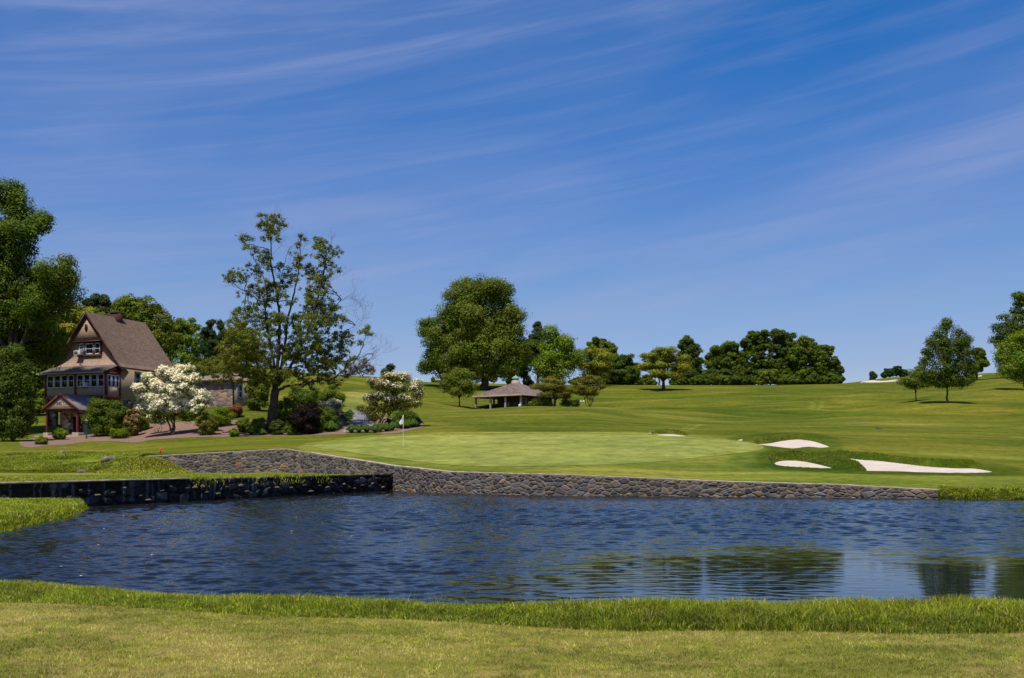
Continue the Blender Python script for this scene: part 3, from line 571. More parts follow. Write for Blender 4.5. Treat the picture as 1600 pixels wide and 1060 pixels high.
# stream rocks
def rock(name, c, r, seed, mat, flat=.6, col=None):
    rg = np.random.default_rng(seed); nu, nv = 12, 8; V = []
    ph = rg.uniform(0, 6, 6)
    for i in range(nv + 1):
        th = math.pi * i / nv
        for j in range(nu):
            a = 2 * math.pi * j / nu; k = 1 + .18 * math.sin(3 * a + ph[0] + 2 * th) + .14 * math.sin(5 * a * 1 + ph[1] - 3 * th) + .1 * math.sin(4 * th + ph[2])
            V.append((r * k * math.sin(th) * math.cos(a) * 1.2, r * k * math.sin(th) * math.sin(a), r * k * flat * math.cos(th)))
    q = [(i * nu + j, (i + 1) * nu + j, (i + 1) * nu + (j + 1) % nu, i * nu + (j + 1) % nu) for i in range(nv) for j in range(nu)]
    o = link(name, mesh_np(name, np.array(V), [np.array(q)]), mat); o.location = tuple(float(x) for x in c); o.rotation_euler = (0, 0, rg.uniform(0, 6)); return o
M['rockmat'] = plain('stream_rock', (0.15, 0.12, 0.10), .85, .5, 4, .8)
for k, (u, v, D, r, lab) in enumerate([(137, 737, 64.4, .42, 'flat grey rock at the stream mouth'), (146, 736, 64.6, .3, 'small grey rock right of the flat rock at the stream mouth'), (128, 738.5, 64, .3, 'low grey rock left of the flat rock at the stream mouth'), (170, 730, 65.5, .45, 'brown rock in the grass below the mound'), (99, 715.5, 73, .28, 'lone grey stone sunk in the left lawn')]):
    p = P(u, v, D); p[2] = (max(height(p[0], p[1]), LEDGE) if D > 64.9 else LEDGE) + .02
    tag(rock('rock', p, r, k, M['rockmat'], .5), lab, 'rock', 'stones about the stream mouth')

# ------------------------------------------------------------------ pond
def vnoise_(X, Y, s, seed):
    rg = np.random.default_rng(seed); G = rg.uniform(0, 1, (64, 64)); x = X / s % 64; y = Y / s % 64; i = x.astype(int); j = y.astype(int); fx = x - i; fy = y - j; fx = fx * fx * (3 - 2 * fx); fy = fy * fy * (3 - 2 * fy)
    i1 = (i + 1) % 64; j1 = (j + 1) % 64; return (G[i, j] * (1 - fx) + G[i1, j] * fx) * (1 - fy) + (G[i, j1] * (1 - fx) + G[i1, j1] * fx) * fy
def make_pond():
    ys = [8.5]
    while ys[-1] < 66: ys.append(ys[-1] + max(0.035, min(0.10, ys[-1] * 0.0022)))
    ys = np.array(ys); nc = 820; t = np.linspace(-1, 1, nc); X = t[None, :] * (ys[:, None] * 0.535 + 1.5); Y = np.broadcast_to(ys[:, None], X.shape)
    rg = np.random.default_rng(12); calm_u = 800 + F * X / Y
    vrow = HV + CZ * F / Y
    wob = 60 * np.sin(calm_u * .006 + vrow * .03) + 8 * np.sin(vrow * .2 + calm_u * .01)
    calm = sm(850, 880, vrow + wob * .12 + 9 * np.sin(X * 1.1 + np.sin(Y * 1.7)) * np.sin(Y * 2.3)) * sm(560, 1010, calm_u + wob - (vrow - 880) * -2.0)
    calm = np.maximum(calm, .35 * sm(870, 930, vrow) * sm(-50, 300, 300 - calm_u + 100))
    gust = .45 + .85 * vnoise_(X * .6 + 90, Y + 20, 5.0, 41) * (.6 + .5 * vnoise_(X * .5 + 90, Y * 1.5 + 20, 1.6, 42))
    Z = np.zeros(X.shape); Zc = np.zeros(X.shape)
    for i in range(46):
        far_ = i % 2; lam = rg.uniform(.24, .58) if far_ else (rg.uniform(.14, .45) if i % 5 else rg.uniform(.5, .9)); an = R(90) + rg.normal(0, .5); k = 2 * np.pi / lam; ph = rg.uniform(0, 6.28); sl = .056 if far_ else .056
        fade = sm(17, 30, Y) if far_ else 1 - sm(17, 30, Y)
        Z += sl / k * np.cos(k * (X * math.cos(an) + Y * math.sin(an)) + ph) * fade
    for i in range(14):
        lam = rg.uniform(.16, .55); an = R(88) + rg.normal(0, .30); k = 2 * np.pi / lam; ph = rg.uniform(0, 6.28)
        Zc += .0032 / k * np.cos(k * (X * math.cos(an) + Y * math.sin(an)) + ph)
    Z = Z * (1 - calm) * gust * 1.0 + Zc * (.55 + .8 * (1 - sm(1250, 1400, calm_u)) + 2.2 * (1 - sm(700, 1100, calm_u)))
    calm = np.clip(calm, 0, 1); ruf = .03 + .30 * (1 - calm) * gust; ruf = np.concatenate([ruf[:, :1], ruf, ruf[:, -1:]], 1).reshape(-1, 1) * np.ones((1, 3))
    V = np.stack([X, Y, Z], -1); L_ = V[:, :1].copy(); L_[:, 0, 0] = -90; L_[..., 2] = 0; R_ = V[:, -1:].copy(); R_[:, 0, 0] = 90; R_[..., 2] = 0
    V = np.concatenate([L_, V, R_], 1); nr, ncc = V.shape[:2]; V = V.reshape(-1, 3); i, j = np.meshgrid(np.arange(nr - 1), np.arange(ncc - 1), indexing='ij'); a = (i * ncc + j).ravel()
    tag(link('pond_water', mesh_np('pond_water', V, [np.stack([a, a + 1, a + ncc + 1, a + ncc], 1)], ruf, smooth=True), M['water']), 'rippled blue pond reflecting sky and trees', kind='structure')
make_pond()
b = MB(); b.box(-95, 95, 5, 68, -1.6, -1.5); tag(b.build('pond_bed', M['rockmat']), 'dark bed under the pond', kind='structure')

# ------------------------------------------------------------------ near bank
CREST = (np.array([-60, -20, -12, -6.2, -2.75, 0, 5.2, 12, 30, 60.]), np.array([13.5, 13.3, 13.0, 12.05, 10.75, 10.15, 10.1, 10.1, 10.5, 12]))
TURN = (np.array([-60, -20, -12, -6.2, -2.75, 0, 2, 5.2, 12, 60.]), np.array([12.5, 12.3, 12.1, 11.05, 9.95, 9.35, 9.05, 8.75, 8.6, 9]))
crest = lambda X: pchip(*CREST, X); turn = lambda X: pchip(*TURN, X)
def nz(X, Y):
    c = crest(X); z = .35 + .03 * np.sin(X * .7 + 1) * np.sin(Y * .6) + .012 * np.sin(X * 2.3 + Y * 1.7); d = Y - c
    return np.where(d > 0, z - .5 * sm(0, .9, d) * 1.0 - .3 * sm(.8, 2, d), z) + .02 * sm(-1.2, 0, d) * (d < .2)
def make_near():
    ys = np.concatenate([np.linspace(-25, 4, 20), np.arange(4.2, 16, .1)]); xs = np.concatenate([np.linspace(-60, -12, 30), np.arange(-11.8, 11.8, .1), np.linspace(12, 60, 30)])
    X, Y = np.meshgrid(xs, ys); Z = nz(X.ravel(), Y.ravel()).reshape(X.shape); Z[Y - crest(X.ravel()).reshape(X.shape) > 2.0] = -.5
    V = np.stack([X, Y, Z], -1).reshape(-1, 3); nr, nc = X.shape; i, j = np.meshgrid(np.arange(nr - 1), np.arange(nc - 1), indexing='ij'); a = (i * nc + j).ravel()
    tag(link('near_bank_ground', mesh_np('near_bank_ground', V, [np.stack([a, a + 1, a + nc + 1, a + nc], 1)], smooth=True), M['turf']), 'mown grassy near bank in the foreground', kind='structure')
make_near()
def blades(name, X, Y, Z, H, Wd, lean, cols, label, seed=1, seg2=True, mat='blade', curl=0.5):
    """grass: one bent blade per root point"""
    n = len(X); rg = np.random.default_rng(seed); an = rg.uniform(0, 2 * np.pi, n); la = rg.uniform(0, 2 * np.pi, n); ln = np.abs(rg.normal(0, lean, n)) * H
    sx, sy = np.cos(an) * Wd / 2, np.sin(an) * Wd / 2; dx, dy = np.cos(la) * ln, np.sin(la) * ln
    b0 = np.stack([X - sx, Y - sy, Z], 1); b1 = np.stack([X + sx, Y + sy, Z], 1)
    if seg2:
        m0 = np.stack([X + dx * .35 - sx * .8, Y + dy * .35 - sy * .8, Z + H * .6], 1); m1 = np.stack([X + dx * .35 + sx * .8, Y + dy * .35 + sy * .8, Z + H * .6], 1)
        tp = np.stack([X + dx * (1 + curl), Y + dy * (1 + curl), Z + H * np.maximum(.75, 1 - (ln / H) ** 2 * .3)], 1)
        V = np.stack([b0, b1, m0, m1, tp], 1).reshape(-1, 3); k = np.arange(n)[:, None] * 5; fs = [k + np.array([[0, 1, 3, 2]]), k + np.array([[2, 3, 4]])]; c = np.repeat(cols, 5, 0)
    else:
        tp = np.stack([X + dx, Y + dy, Z + H], 1); V = np.stack([b0, b1, tp], 1).reshape(-1, 3); fs = [np.arange(n)[:, None] * 3 + np.array([[0, 1, 2]])]; c = np.repeat(cols, 3, 0)
    return tag(link(name, mesh_np(name, V, fs, c), M[mat]), label, 'grass', kind='stuff')
def vnoise(X, Y, s, seed):
    rg = np.random.default_rng(seed); G = rg.uniform(0, 1, (64, 64)); x = X / s % 64; y = Y / s % 64; i = x.astype(int); j = y.astype(int); fx = x - i; fy = y - j; fx = fx * fx * (3 - 2 * fx); fy = fy * fy * (3 - 2 * fy)
    i1 = (i + 1) % 64; j1 = (j + 1) % 64; return (G[i, j] * (1 - fx) + G[i1, j] * fx) * (1 - fy) + (G[i, j1] * (1 - fx) + G[i1, j1] * fx) * fy
def gcols(rg, n, w, stuff):
    pal = np.array([c for c in stuff]); k = rg.choice(len(pal), n, p=np.array(w) / np.sum(w)); return pal[k] * rg.uniform(.7, 1.3, (n, 1))
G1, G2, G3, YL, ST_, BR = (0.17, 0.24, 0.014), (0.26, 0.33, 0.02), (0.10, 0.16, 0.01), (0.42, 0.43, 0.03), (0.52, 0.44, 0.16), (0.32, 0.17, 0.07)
def near_grass():
    rg = np.random.default_rng(21)
    # mown turf
    n = 420000; Y = 6.0 + 5.6 * rg.uniform(0, 1, n) ** 1.15; X = rg.uniform(-1, 1, n) * (Y * .525 + .9); ok = Y < turn(X) + rg.uniform(-.25, .35, n); X, Y = X[ok], Y[ok]; n = len(X)
    pn = vnoise(X + 40, Y * 1.8 + 40, .5, 1) * .5 + vnoise(X + 40, Y * 2 + 40, .14, 2) * .35 + vnoise(X + 40, Y * 1.3 + 40, 1.4, 3) * .4; pn = (pn - pn.mean()) / pn.std()
    bare = np.zeros(n, bool)
    for _ in range(46):
        cy = rg.uniform(6.9, 9.6); cx = rg.uniform(-1, 1) * cy * .52; rx, ry = rg.uniform(.05, .17), rg.uniform(.05, .12); bare |= ((X - cx) / rx) ** 2 + ((Y - cy) / ry) ** 2 < rg.uniform(.3, 1.3, n)
    keep = ~(bare & (rg.uniform(size=n) < .1)); X, Y, pn, bare = X[keep], Y[keep], pn[keep], bare[keep]; n = len(X)
    c = gcols(rg, n, (3, 3, 1.5, 2.2, 2.2, .5), ((0.25, 0.33, 0.03), (0.32, 0.38, 0.035), (0.20, 0.26, 0.02), (0.46, 0.44, 0.06), (.60, .51, .20), (.36, .2, .1))); dry = np.clip(pn * .8 - .1, 0, 1)[:, None]
    c = c * (1 - dry * .6) + np.array((.58, .48, .18)) * dry * .6; grn = np.clip(-pn * .8, 0, 1)[:, None]; c = c * (1 - grn * .75) + np.array((.15, .19, .022)) * grn * .75; c[bare] = np.array((.24, .11, .06)) * rg.uniform(.6, 1.5, (bare.sum(), 1))
    c = c * (.55 + .5 * vnoise(X + 40, Y + 40, .06, 32) + .45 * vnoise(X + 40, Y * 1.5 + 40, .22, 33))[:, None]
    blades('turf_grass', X, Y, nz(X, Y) - .004, np.where(bare, .006, rg.uniform(.010, .028, n) * (.55 + 1.1 * vnoise(X + 40, Y + 40, .07, 31))), rg.uniform(.004, .008, n), .9, c, 'short mown turf of the foreground, green and straw coloured', 2, False)
    # long grass on the lip
    n = 190000; X = rg.uniform(-9.5, 9.5, n); lo, hi = turn(X), crest(X) + .75; Y = lo + (hi - lo) * rg.uniform(-.03, 1, n); t = (Y - lo) / (hi - lo); cl = vnoise(X + 40, Y + 40, .35, 5) * .6 + vnoise(X + 40, Y + 40, 1.1, 6) * .5
    right = sm(-5, 4, X); H = .62 * (.05 + .09 * cl) * (0.85 + .65 * right) * (.75 + .4 * sm(0, .3, t)) * rg.uniform(.6, 1.35, n); H += .04 * (t > .8) * rg.uniform(0, 1, n) * (cl > .55)
    c = gcols(rg, n, (3, 3, 1.6, 1.6, .4, .1), (G1, G2, G3, YL, ST_, BR)); yl = np.clip(sm(.25, .6, t) * (1 - sm(.8, 1, t)) * (.25 + .75 * vnoise(X + 40, Y + 40, .8, 12)), 0, 1)[:, None]; c = c * (1 - yl * .6) + np.array((.40, .40, .028)) * yl * .6; fr_shade = (1 - sm(.1, .45, t))[:, None] * right[:, None]; c = c * (1 - fr_shade * .35); c *= (.55 + .45 * vnoise(X + 40, Y + 40, .28, 15) + .45 * vnoise(X + 40, Y + 40, .09, 16))[:, None]  # front blades towards the right coloured darker, painting in the denser shade there
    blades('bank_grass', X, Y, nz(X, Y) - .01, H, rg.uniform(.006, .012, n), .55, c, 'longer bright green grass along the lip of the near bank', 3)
    # taller wispy reeds at the very edge
    n = 9000; X = rg.uniform(-8.5, 8.5, n); cl = vnoise(X + 40, X * 0 + 3, .9, 14); ok = cl > .5; X = X[ok]; n = len(X); Y = crest(X) + rg.uniform(.1, .8, n)
    blades('shore_reeds', X, Y, nz(X, Y) - .02, rg.uniform(.07, .17, n) + .05 * ((X > -1.6) & (X < .6)), rg.uniform(.004, .008, n), .35, gcols(rg, n, (3, 3, 2, .5, .4, 0.01), (G1, G2, G3, YL, ST_, BR)), 'thin taller grass blades standing at the water edge', 4)
near_grass()
# ------------------------------------------------------------------ left spit
SP = np.array([(-30, 12.5), (-17.2, 18.1), (-14.6, 22), (-12.9, 25.3), (-13.15, 28.4), (-13.9, 31), (-14.45, 33.9), (-15.3, 35.6), (-17.2, 36.2), (-20.0, 33.5), (-24, 26), (-34, 14)], float)
SPIT = smooth_poly([xy(-230, 17.5), xy(-60, 22.6), xy(0, 24.9), xy(60, 28.6), xy(100, 31.2), xy(124, 33.4), xy(134, 35.8), xy(128, 38.2), (-19.0, 36.4), (-24.2, 25.6), (-34, 14)], 6)
def spz(X, Y):
    d = polydist(SPIT, X, Y) * np.where(inside(SPIT, X, Y), 1, -1); return -.25 + .5 * sm(-.1, .35, d) + np.clip(d, 0, 6) * .085 + .03 * np.sin(X * 1.5) * np.sin(Y * 1.1) * (d > .3) * 1.0
def spit():
    x0, y0 = SPIT.min(0) - .5; x1, y1 = SPIT.max(0) + .5; X, Y = np.meshgrid(np.arange(x0, x1, .15), np.arange(y0, y1, .15)); Z = spz(X, Y); V = np.stack([X, Y, Z], -1).reshape(-1, 3)
    nr, nc = X.shape; i, j = np.meshgrid(np.arange(nr - 1), np.arange(nc - 1), indexing='ij'); a = (i * nc + j).ravel(); tag(link('spit_ground', mesh_np('spit_ground', V, [np.stack([a, a + 1, a + nc + 1, a + nc], 1)], smooth=True), M['bank']), 'rounded grassy spit of land at the left edge', kind='structure')
    rg = np.random.default_rng(8); n = 200000; X = rg.uniform(-22, x1, n); Y = rg.uniform(19, y1, n); d = polydist(SPIT, X, Y); ok = inside(SPIT, X, Y) & (X > -.56 * Y - 1.5) & (d > .02)
    ln = np.abs((Y - 29.5) - (X + 15.2) * 2.4) < .16; ok &= ~(ln & (rg.uniform(size=n) < .75)); X, Y, d = X[ok], Y[ok], d[ok]; n = len(X)
    H = rg.uniform(.04, .11, n) + .07 * (d < .5) * rg.uniform(0, 1, n); c = gcols(rg, n, (3, 4, 1, 2.4, .6, .1), (G1, G2, G3, YL, ST_, BR)); c = c * np.where(vnoise(X + 90, Y, .8, 4) > .5, 1.15, .95)[:, None]
    blades('spit_grass', X, Y, spz(X, Y) - .01, H, rg.uniform(.016, .03, n), .6, c, 'bright tufted grass covering the left spit', 5)
spit()
def far_tufts():
    rg = np.random.default_rng(31)
    n = 30000; u = rg.uniform(1466, 1760, n); D = np.interp(u, US, FRONT) - rg.uniform(-.9, 1.35, n); X = (u - 800) / F * D; fr = np.interp(u, US, FRONT); zt = bil(TZ, u, fr); Z = np.where(D > fr, height(X, D), zt - (fr - D) / 1.6 * (zt + .4))
    t = np.clip((fr - D) / 1.4, 0, 1); H = rg.uniform(.05, .17, n) * (1.1 - .4 * t) * (.3 + 1.3 * vnoise(X + 90, D, .6, 3))
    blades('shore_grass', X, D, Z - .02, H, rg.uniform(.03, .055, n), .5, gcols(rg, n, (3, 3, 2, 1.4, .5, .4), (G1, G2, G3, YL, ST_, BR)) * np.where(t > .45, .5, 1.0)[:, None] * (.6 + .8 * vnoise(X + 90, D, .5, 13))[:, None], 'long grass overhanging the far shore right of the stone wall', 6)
    # shelf grass
    n = 60000; s = rg.uniform(.05, 1, n); w = rg.uniform(0, 1, n); p = WA[None] + (WB - WA)[None] * s[:, None]; off = np.where(s > .52, 1.6, .5) + w * 14; X = p[:, 0] - nrm[0] * off; Y = p[:, 1] - nrm[1] * off; u = 800 + F * X / Y
    ok = inside(lp, X, Y) & ((Y < 64.4) & ((u > 225) | (Y < 66)));  off = off[ok]; X, Y, u, s = X[ok], Y[ok], u[ok], s[ok]; n = len(X)
    blades('shelf_grass', X, Y, X * 0 + LEDGE - .03, rg.uniform(.02, .05, n), rg.uniform(.03, .06, n), .9, gcols(rg, n, (3, 4, 1.5, 2, .8, .1), (G1, G2, G3, YL, ST_, BR)), 'short marsh grass on the wet shelf', 7)
    # weeds hanging over the dark wall
    n = 900; s = rg.choice([.60, .64, .74, .77, .83, .70], n, p=[.22, .1, .2, .2, .18, .1]) + rg.normal(0, .012, n); off = rg.uniform(-.15, .35, n); p = WA[None] + (WB - WA)[None] * s[:, None]; X = p[:, 0] - nrm[0] * off; Y = p[:, 1] - nrm[1] * off
    Z = LEDGE + np.where(off < 0, -.35 * rg.uniform(0, 1, n), 0); blades('hanging_weeds', X + nrm[0] * .08 * (off < 0), Y + nrm[1] * .08 * (off < 0), Z, rg.uniform(.06, .2, n), rg.uniform(.02, .04, n), .7, gcols(rg, n, (3, 3, 2, 2, 1, .3), (G1, G2, G3, YL, ST_, BR)), 'ragged weeds trailing over the top of the dark wall', 8)
    # mound and stream edge
    n = 22000; a = rg.normal(0, .55, (n, 2)); X = mx_ + a[:, 0] * 2.3; Y = my_ + a[:, 1] * 2.2; r = np.hypot(*a.T); Z = LEDGE + .95 * np.exp(-(r * 1.15) ** 3) - .06 + .05 * np.sin(a[:, 0] * 9 + 1) * np.sin(a[:, 1] * 7) * np.exp(-r * r); ok = (Y < np.where(X > xy(222, 64)[0], 64.2, 66)) & (Z > LEDGE - .03); X, Y, Z = X[ok], Y[ok], Z[ok]; n = len(X)
    c = gcols(rg, n, (3, 3, 2, 3, 1.5, .6), (G1, G2, G3, YL, ST_, BR)); blades('mound_grass', X, Y, Z, rg.uniform(.05, .16, n), rg.uniform(.03, .06, n), .6, c, 'tussocky grass on the mound by the stone wall', 9)
    n = 60000; u = rg.uniform(-60, 222, n); D = 64 + 12 * rg.uniform(0, 1, n) ** 1.5; X = (u - 800) / F * D; cl = vnoise(X + 90, D, 1.6, 7) * .6 + vnoise(X + 90, D, .5, 8) * .4; ok = cl > .42; X, D, cl = X[ok], D[ok], cl[ok]; n = len(X)
    c = gcols(rg, n, (3, 3, 1.5, 2.5, .7, .1), (G1, G2, G3, YL, ST_, BR)); c *= (.45 + .9 * vnoise(X + 90, D, 1.9, 17))[:, None]; blades('streamside_grass', X, D, height(X, D) - .02, rg.uniform(.04, .10, n) + .12 * np.clip(cl - .55, 0, 1), rg.uniform(.03, .06, n), .6, c, 'uneven grass around the stream left of the wall', 10)
    # fescue lips over the bunkers
    for (lab, poly), tl in zip(bunkers, ('over the wide right bunker', 'over the small oval bunker', 'over the leaf shaped bunker', 'over the thin middle bunker')):
        n = 15000; x0, y0 = poly.min(0); x1, y1 = poly.max(0); X = rg.uniform(x0 - .3, x1 + .3, n); Y = rg.uniform(y0, y1 + 2.2, n); d = polydist(poly, X, Y); ins = inside(poly, X, Y); rear = inside(poly, X, Y - .5) | inside(poly, X, Y - 1.0) | inside(poly, X, Y - 1.6)
        ok = ~ins & rear & (d < rg.uniform(.1, 1.5, n)); X, Y, d = X[ok], Y[ok], d[ok]; n = len(X)
        blades('fescue_grass', X, Y, height(X, Y) - .03, rg.uniform(.04, .11, n) * (1.15 - .4 * d), rg.uniform(.03, .05, n), .8, gcols(rg, n, (3, 1, 5, .4, .3, 1), (G1, G2, G3, YL, ST_, BR)) * .8, 'shaggy darker grass lip ' + tl, 11)
    X, Y = [], []
    n = 9000; x0, y0 = tongue.min(0); x1, y1 = tongue.max(0); X = rg.uniform(x0, x1, n); Y = rg.uniform(y0, y1, n); ok = inside(tongue, X, Y); X, Y = X[ok], Y[ok]; n = len(X)
    blades('tongue_grass', X, Y, height(X, Y) - .02, rg.uniform(.03, .08, n), rg.uniform(.03, .05, n), .9, gcols(rg, n, (3, 1, 5, .3, .1, .6), (G1, G2, G3, YL, ST_, BR)) * .8, 'rough grass on the tongue between the two near bunkers', 12)
far_tufts()
# ------------------------------------------------------------------ trees and plants
def leaves_at(rg, C, Rr, n_per, leaf, col, colvar, crown_c, up=.3, flat=.75, fill=.55, aspect=.62):
    """leaf faces scattered through the shells of leaf clumps. C (m,3) centres, Rr (m,) radii"""
    m = len(C); cnt = np.maximum(3, rg.poisson(n_per * (Rr / Rr.mean()) ** 2)); idx = np.repeat(np.arange(m), cnt); n = len(idx)
    d = rg.normal(0, 1, (n, 3)); d[:, 2] += .25; d /= np.linalg.norm(d, axis=1)[:, None]; r = rg.uniform(fill, 1.08, n) ** .8
    lump = 1 + .22 * np.sin(d[:, 0] * 5 + idx) * np.sin(d[:, 1] * 5 + idx * 2.3) + .12 * np.sin(d[:, 2] * 9 + idx * 1.7)
    p = C[idx] + d * (r * lump * Rr[idx])[:, None] * np.array([1, 1, flat])
    oc = C[idx] - crown_c; oc /= np.linalg.norm(oc, axis=1)[:, None] + 1e-6
    nr = d * .95 + oc * .3 + np.array([0, 0, up]) + rg.normal(0, .42, (n, 3)); nr /= np.linalg.norm(nr, axis=1)[:, None]
    t = np.cross(nr, rg.normal(0, 1, (n, 3))); t /= np.linalg.norm(t, axis=1)[:, None] + 1e-9; b = np.cross(nr, t); sz = leaf * rg.uniform(.6, 1.4, n)[:, None]
    tip = p + t * sz * .55 - nr * sz * .12; base = p - t * sz * .5 - nr * sz * .08; s1 = p + b * sz * .5 * aspect + t * sz * rg.uniform(-.15, .15, (n, 1)); s2 = p - b * sz * .5 * aspect + t * sz * rg.uniform(-.15, .15, (n, 1))
    V = np.stack([base, s1, tip, s2], 1).reshape(-1, 3); k = np.arange(n)[:, None] * 4; f = k + np.array([[0, 1, 2, 3]])
    cl = rg.normal(0, 1, m)[idx]; hue = rg.normal(0, 1, m)[idx]
    c = np.array(col)[None] * (1 + colvar * (.5 * cl + .5 * rg.normal(0, 1, n)))[:, None].clip(.5, 1.6); c[:, 0] *= 1 + .12 * hue + .05 * rg.normal(0, 1, n); c = np.repeat(c.clip(0.002, .9), 4, 0)
    return V, f, c
def clumps(rg, E, cr, dens=1.0, surf=.72):
    """E: ellipsoids (centre, rx, ry, rz); returns clump centres, radii covering them"""
    C, Rr = [], []
    for c, rx, ry, rz in E:
        vol = (rx * ry + rx * rz + ry * rz) * 4.2; m = max(4, int(dens * vol / (cr * cr * 2.4)))
        d = rg.normal(0, 1, (m, 3)); d /= np.linalg.norm(d, axis=1)[:, None]; r = np.where(rg.uniform(size=m) < surf, rg.uniform(.78, 1.02, m), rg.uniform(.2, .8, m))
        rad = cr * rg.uniform(.55, 1.35, m); k = np.array([max(rx - cr * .6, rx * .4), max(ry - cr * .6, ry * .4), max(rz - cr * .6, rz * .4)]); C.append(c + d * r[:, None] * k); Rr.append(rad)
    return np.concatenate(C), np.concatenate(Rr)
def limb(rg, a, b, k=6, sag=.12):
    a, b = np.asarray(a, float), np.asarray(b, float); t = np.linspace(0, 1, k)[:, None]; L = np.linalg.norm(b - a); p = a + (b - a) * t; o = rg.normal(0, 1, (k, 3)) * L * .035 * np.sin(np.pi * t); p += o; p[:, 2] += sag * L * (np.sin(np.pi * t[:, 0])) * (1 if b[2] > a[2] - .2 * L else .3); return p
_G = dict(mid=(0.062, 0.092, 0.011), dark=(0.050, 0.076, 0.011), deep=(0.044, 0.066, 0.012), bright=(0.095, 0.14, 0.012), yellow=(0.135, 0.15, 0.02), olive=(0.10, 0.098, 0.018), maple=(0.085, 0.108, 0.014), conifer=(0.028, 0.05, 0.018), blue=(0.04, 0.06, 0.028), purple=(0.024, 0.014, 0.016), redd=(0.15, 0.065, 0.03), pink=(0.20, 0.12, 0.07), brown=(0.10, 0.07, 0.045))
GREENC = {k: tuple(min(.3, x * w_ * (1.7 if k not in ('purple', 'conifer', 'blue') else 1.0 if k == 'purple' else 1.6)) for x, w_ in zip(v, (.97, .97, .75))) for k, v in _G.items()}
def plant(name, label, cat, base, D, lobes, col='mid', leaf=.3, cr=None, n_per=60, trunk=.2, stems=1, group=None, seed=0, dens=1.0, dd=.8, trunkpart='trunk', twigs=14, colvar=.28, flat=.75, up=.3, forkfrac=.35, bloom=None, mat='leaf', root=None, sink=.05, basez=None, rag=2, fill=.55, aspect=.62, bn='crown'):
    """lobes: (u, v, ru, rv[, depth offset m]) in photo pixels at distance D; base: (u, v) photo or None for hidden"""
    rg = np.random.default_rng(seed + 100); s = D / F
    bx = (base[0] - 800) * s; gz = height(np.array([bx]), np.array([float(D)]))[0] if basez is None else basez
    B = np.array([bx, D, gz - sink]); E = []
    for L_ in lobes:
        off = L_[4] if len(L_) > 4 else 0; c = P(L_[0], L_[1], D + off); E.append((c, L_[2] * s, max(L_[2], L_[3] * .7) * s * dd, L_[3] * s))
    E0 = list(E); leaf, n_per = leaf * .78, n_per * 1.5
    for c0, a0, b0, d0 in E0:
        for _ in range(rag): dv = rg.normal(0, 1, 3); dv[2] = abs(dv[2]) * .8; dv /= np.linalg.norm(dv); q = rg.uniform(.22, .40); E.append((c0 + dv * np.array([a0, b0, d0]) * rg.uniform(.85, 1.0), a0 * q, b0 * q, d0 * q))
    crown_c = np.mean([e[0] for e in E0], axis=0); size = np.mean([max(e[1], e[3]) for e in E0]); cr = cr or size * .26
    C, Rr = clumps(rg, E, cr, dens); low = C[:, 2] < gz + cr * .3; C[low, 2] = gz + cr * rg.uniform(.3, .8, low.sum())
    V, f, c = leaves_at(rg, C, Rr, n_per, leaf, GREENC.get(col, col) if isinstance(col, str) else col, colvar, crown_c, up, flat, fill, aspect)
    r0 = empty(name, B); r0.location = tuple(B); tag(r0, label, cat, group); off = B
    cm = link(bn, mesh_np(bn, V - off, [f], c), M[mat], r0)
    tb = MB(); low_z = min(e[0][2] - e[3] for e in E); fork = B + (crown_c - B) * forkfrac
    for sI in range(stems):
        if stems == 1: st, fk = B, fork + np.array([0, 0, 0])
        else: st = B + np.append(rg.normal(0, trunk * 1.1, 2), 0); fk = B + (crown_c - B) * rg.uniform(.3, .55) + np.append(rg.normal(0, size * .35, 2), 0)
        tr = limb(rg, st, fk, 6, 0); rr = np.linspace(trunk * (1 if stems == 1 else .8), trunk * .62, 6); rr[0] *= 1.35; tb.tube(tr - off, rr, 8)
        Es = sorted(E0, key=lambda e: -e[1])[:8]
        for e in Es:
            if stems > 1 and rg.uniform() < .35: continue
            l = limb(rg, fk, e[0] + np.array([0, 0, e[3] * .25]), 6); tb.tube(l - off, np.linspace(trunk * .5, trunk * .14, 6), 5)
            near = np.argsort(np.linalg.norm(C - e[0], axis=1) * rg.uniform(.6, 1.4, len(C)))[:twigs]
            for q in near: g = limb(rg, l[rg.integers(2, 6)], C[q], 4, .05); tb.tube(g - off, np.linspace(trunk * .16, trunk * .035, 4), 4, cap=False)
    tb.build(trunkpart, M['bark'], r0)
    if bloom:
        bs, bn_, bc, tsel, bflat = bloom   # size, per clump, colour, which clumps, flatness
        sel = (C[:, 2] - crown_c[2]) > tsel * size - rg.uniform(0, size * .5, len(C)); sel &= rg.uniform(size=len(C)) < .82
        Cb = C[sel] + np.array([0, 0, 1.0]) * Rr[sel][:, None] * flat * .55 - np.array([0, .3, 0]) * Rr[sel][:, None]
        V, f, c = leaves_at(rg, Cb, Rr[sel] * .85, bn_, bs, bc, .10, crown_c, .9, bflat, .35, .9); c = np.array(bc)[None] * (c[:, 1:2] / bc[1]); c = np.minimum(c, .84); link('blossom', mesh_np('blossom', V - off, [f], c.clip(0, .85)), M['petal'], r0)
    return r0

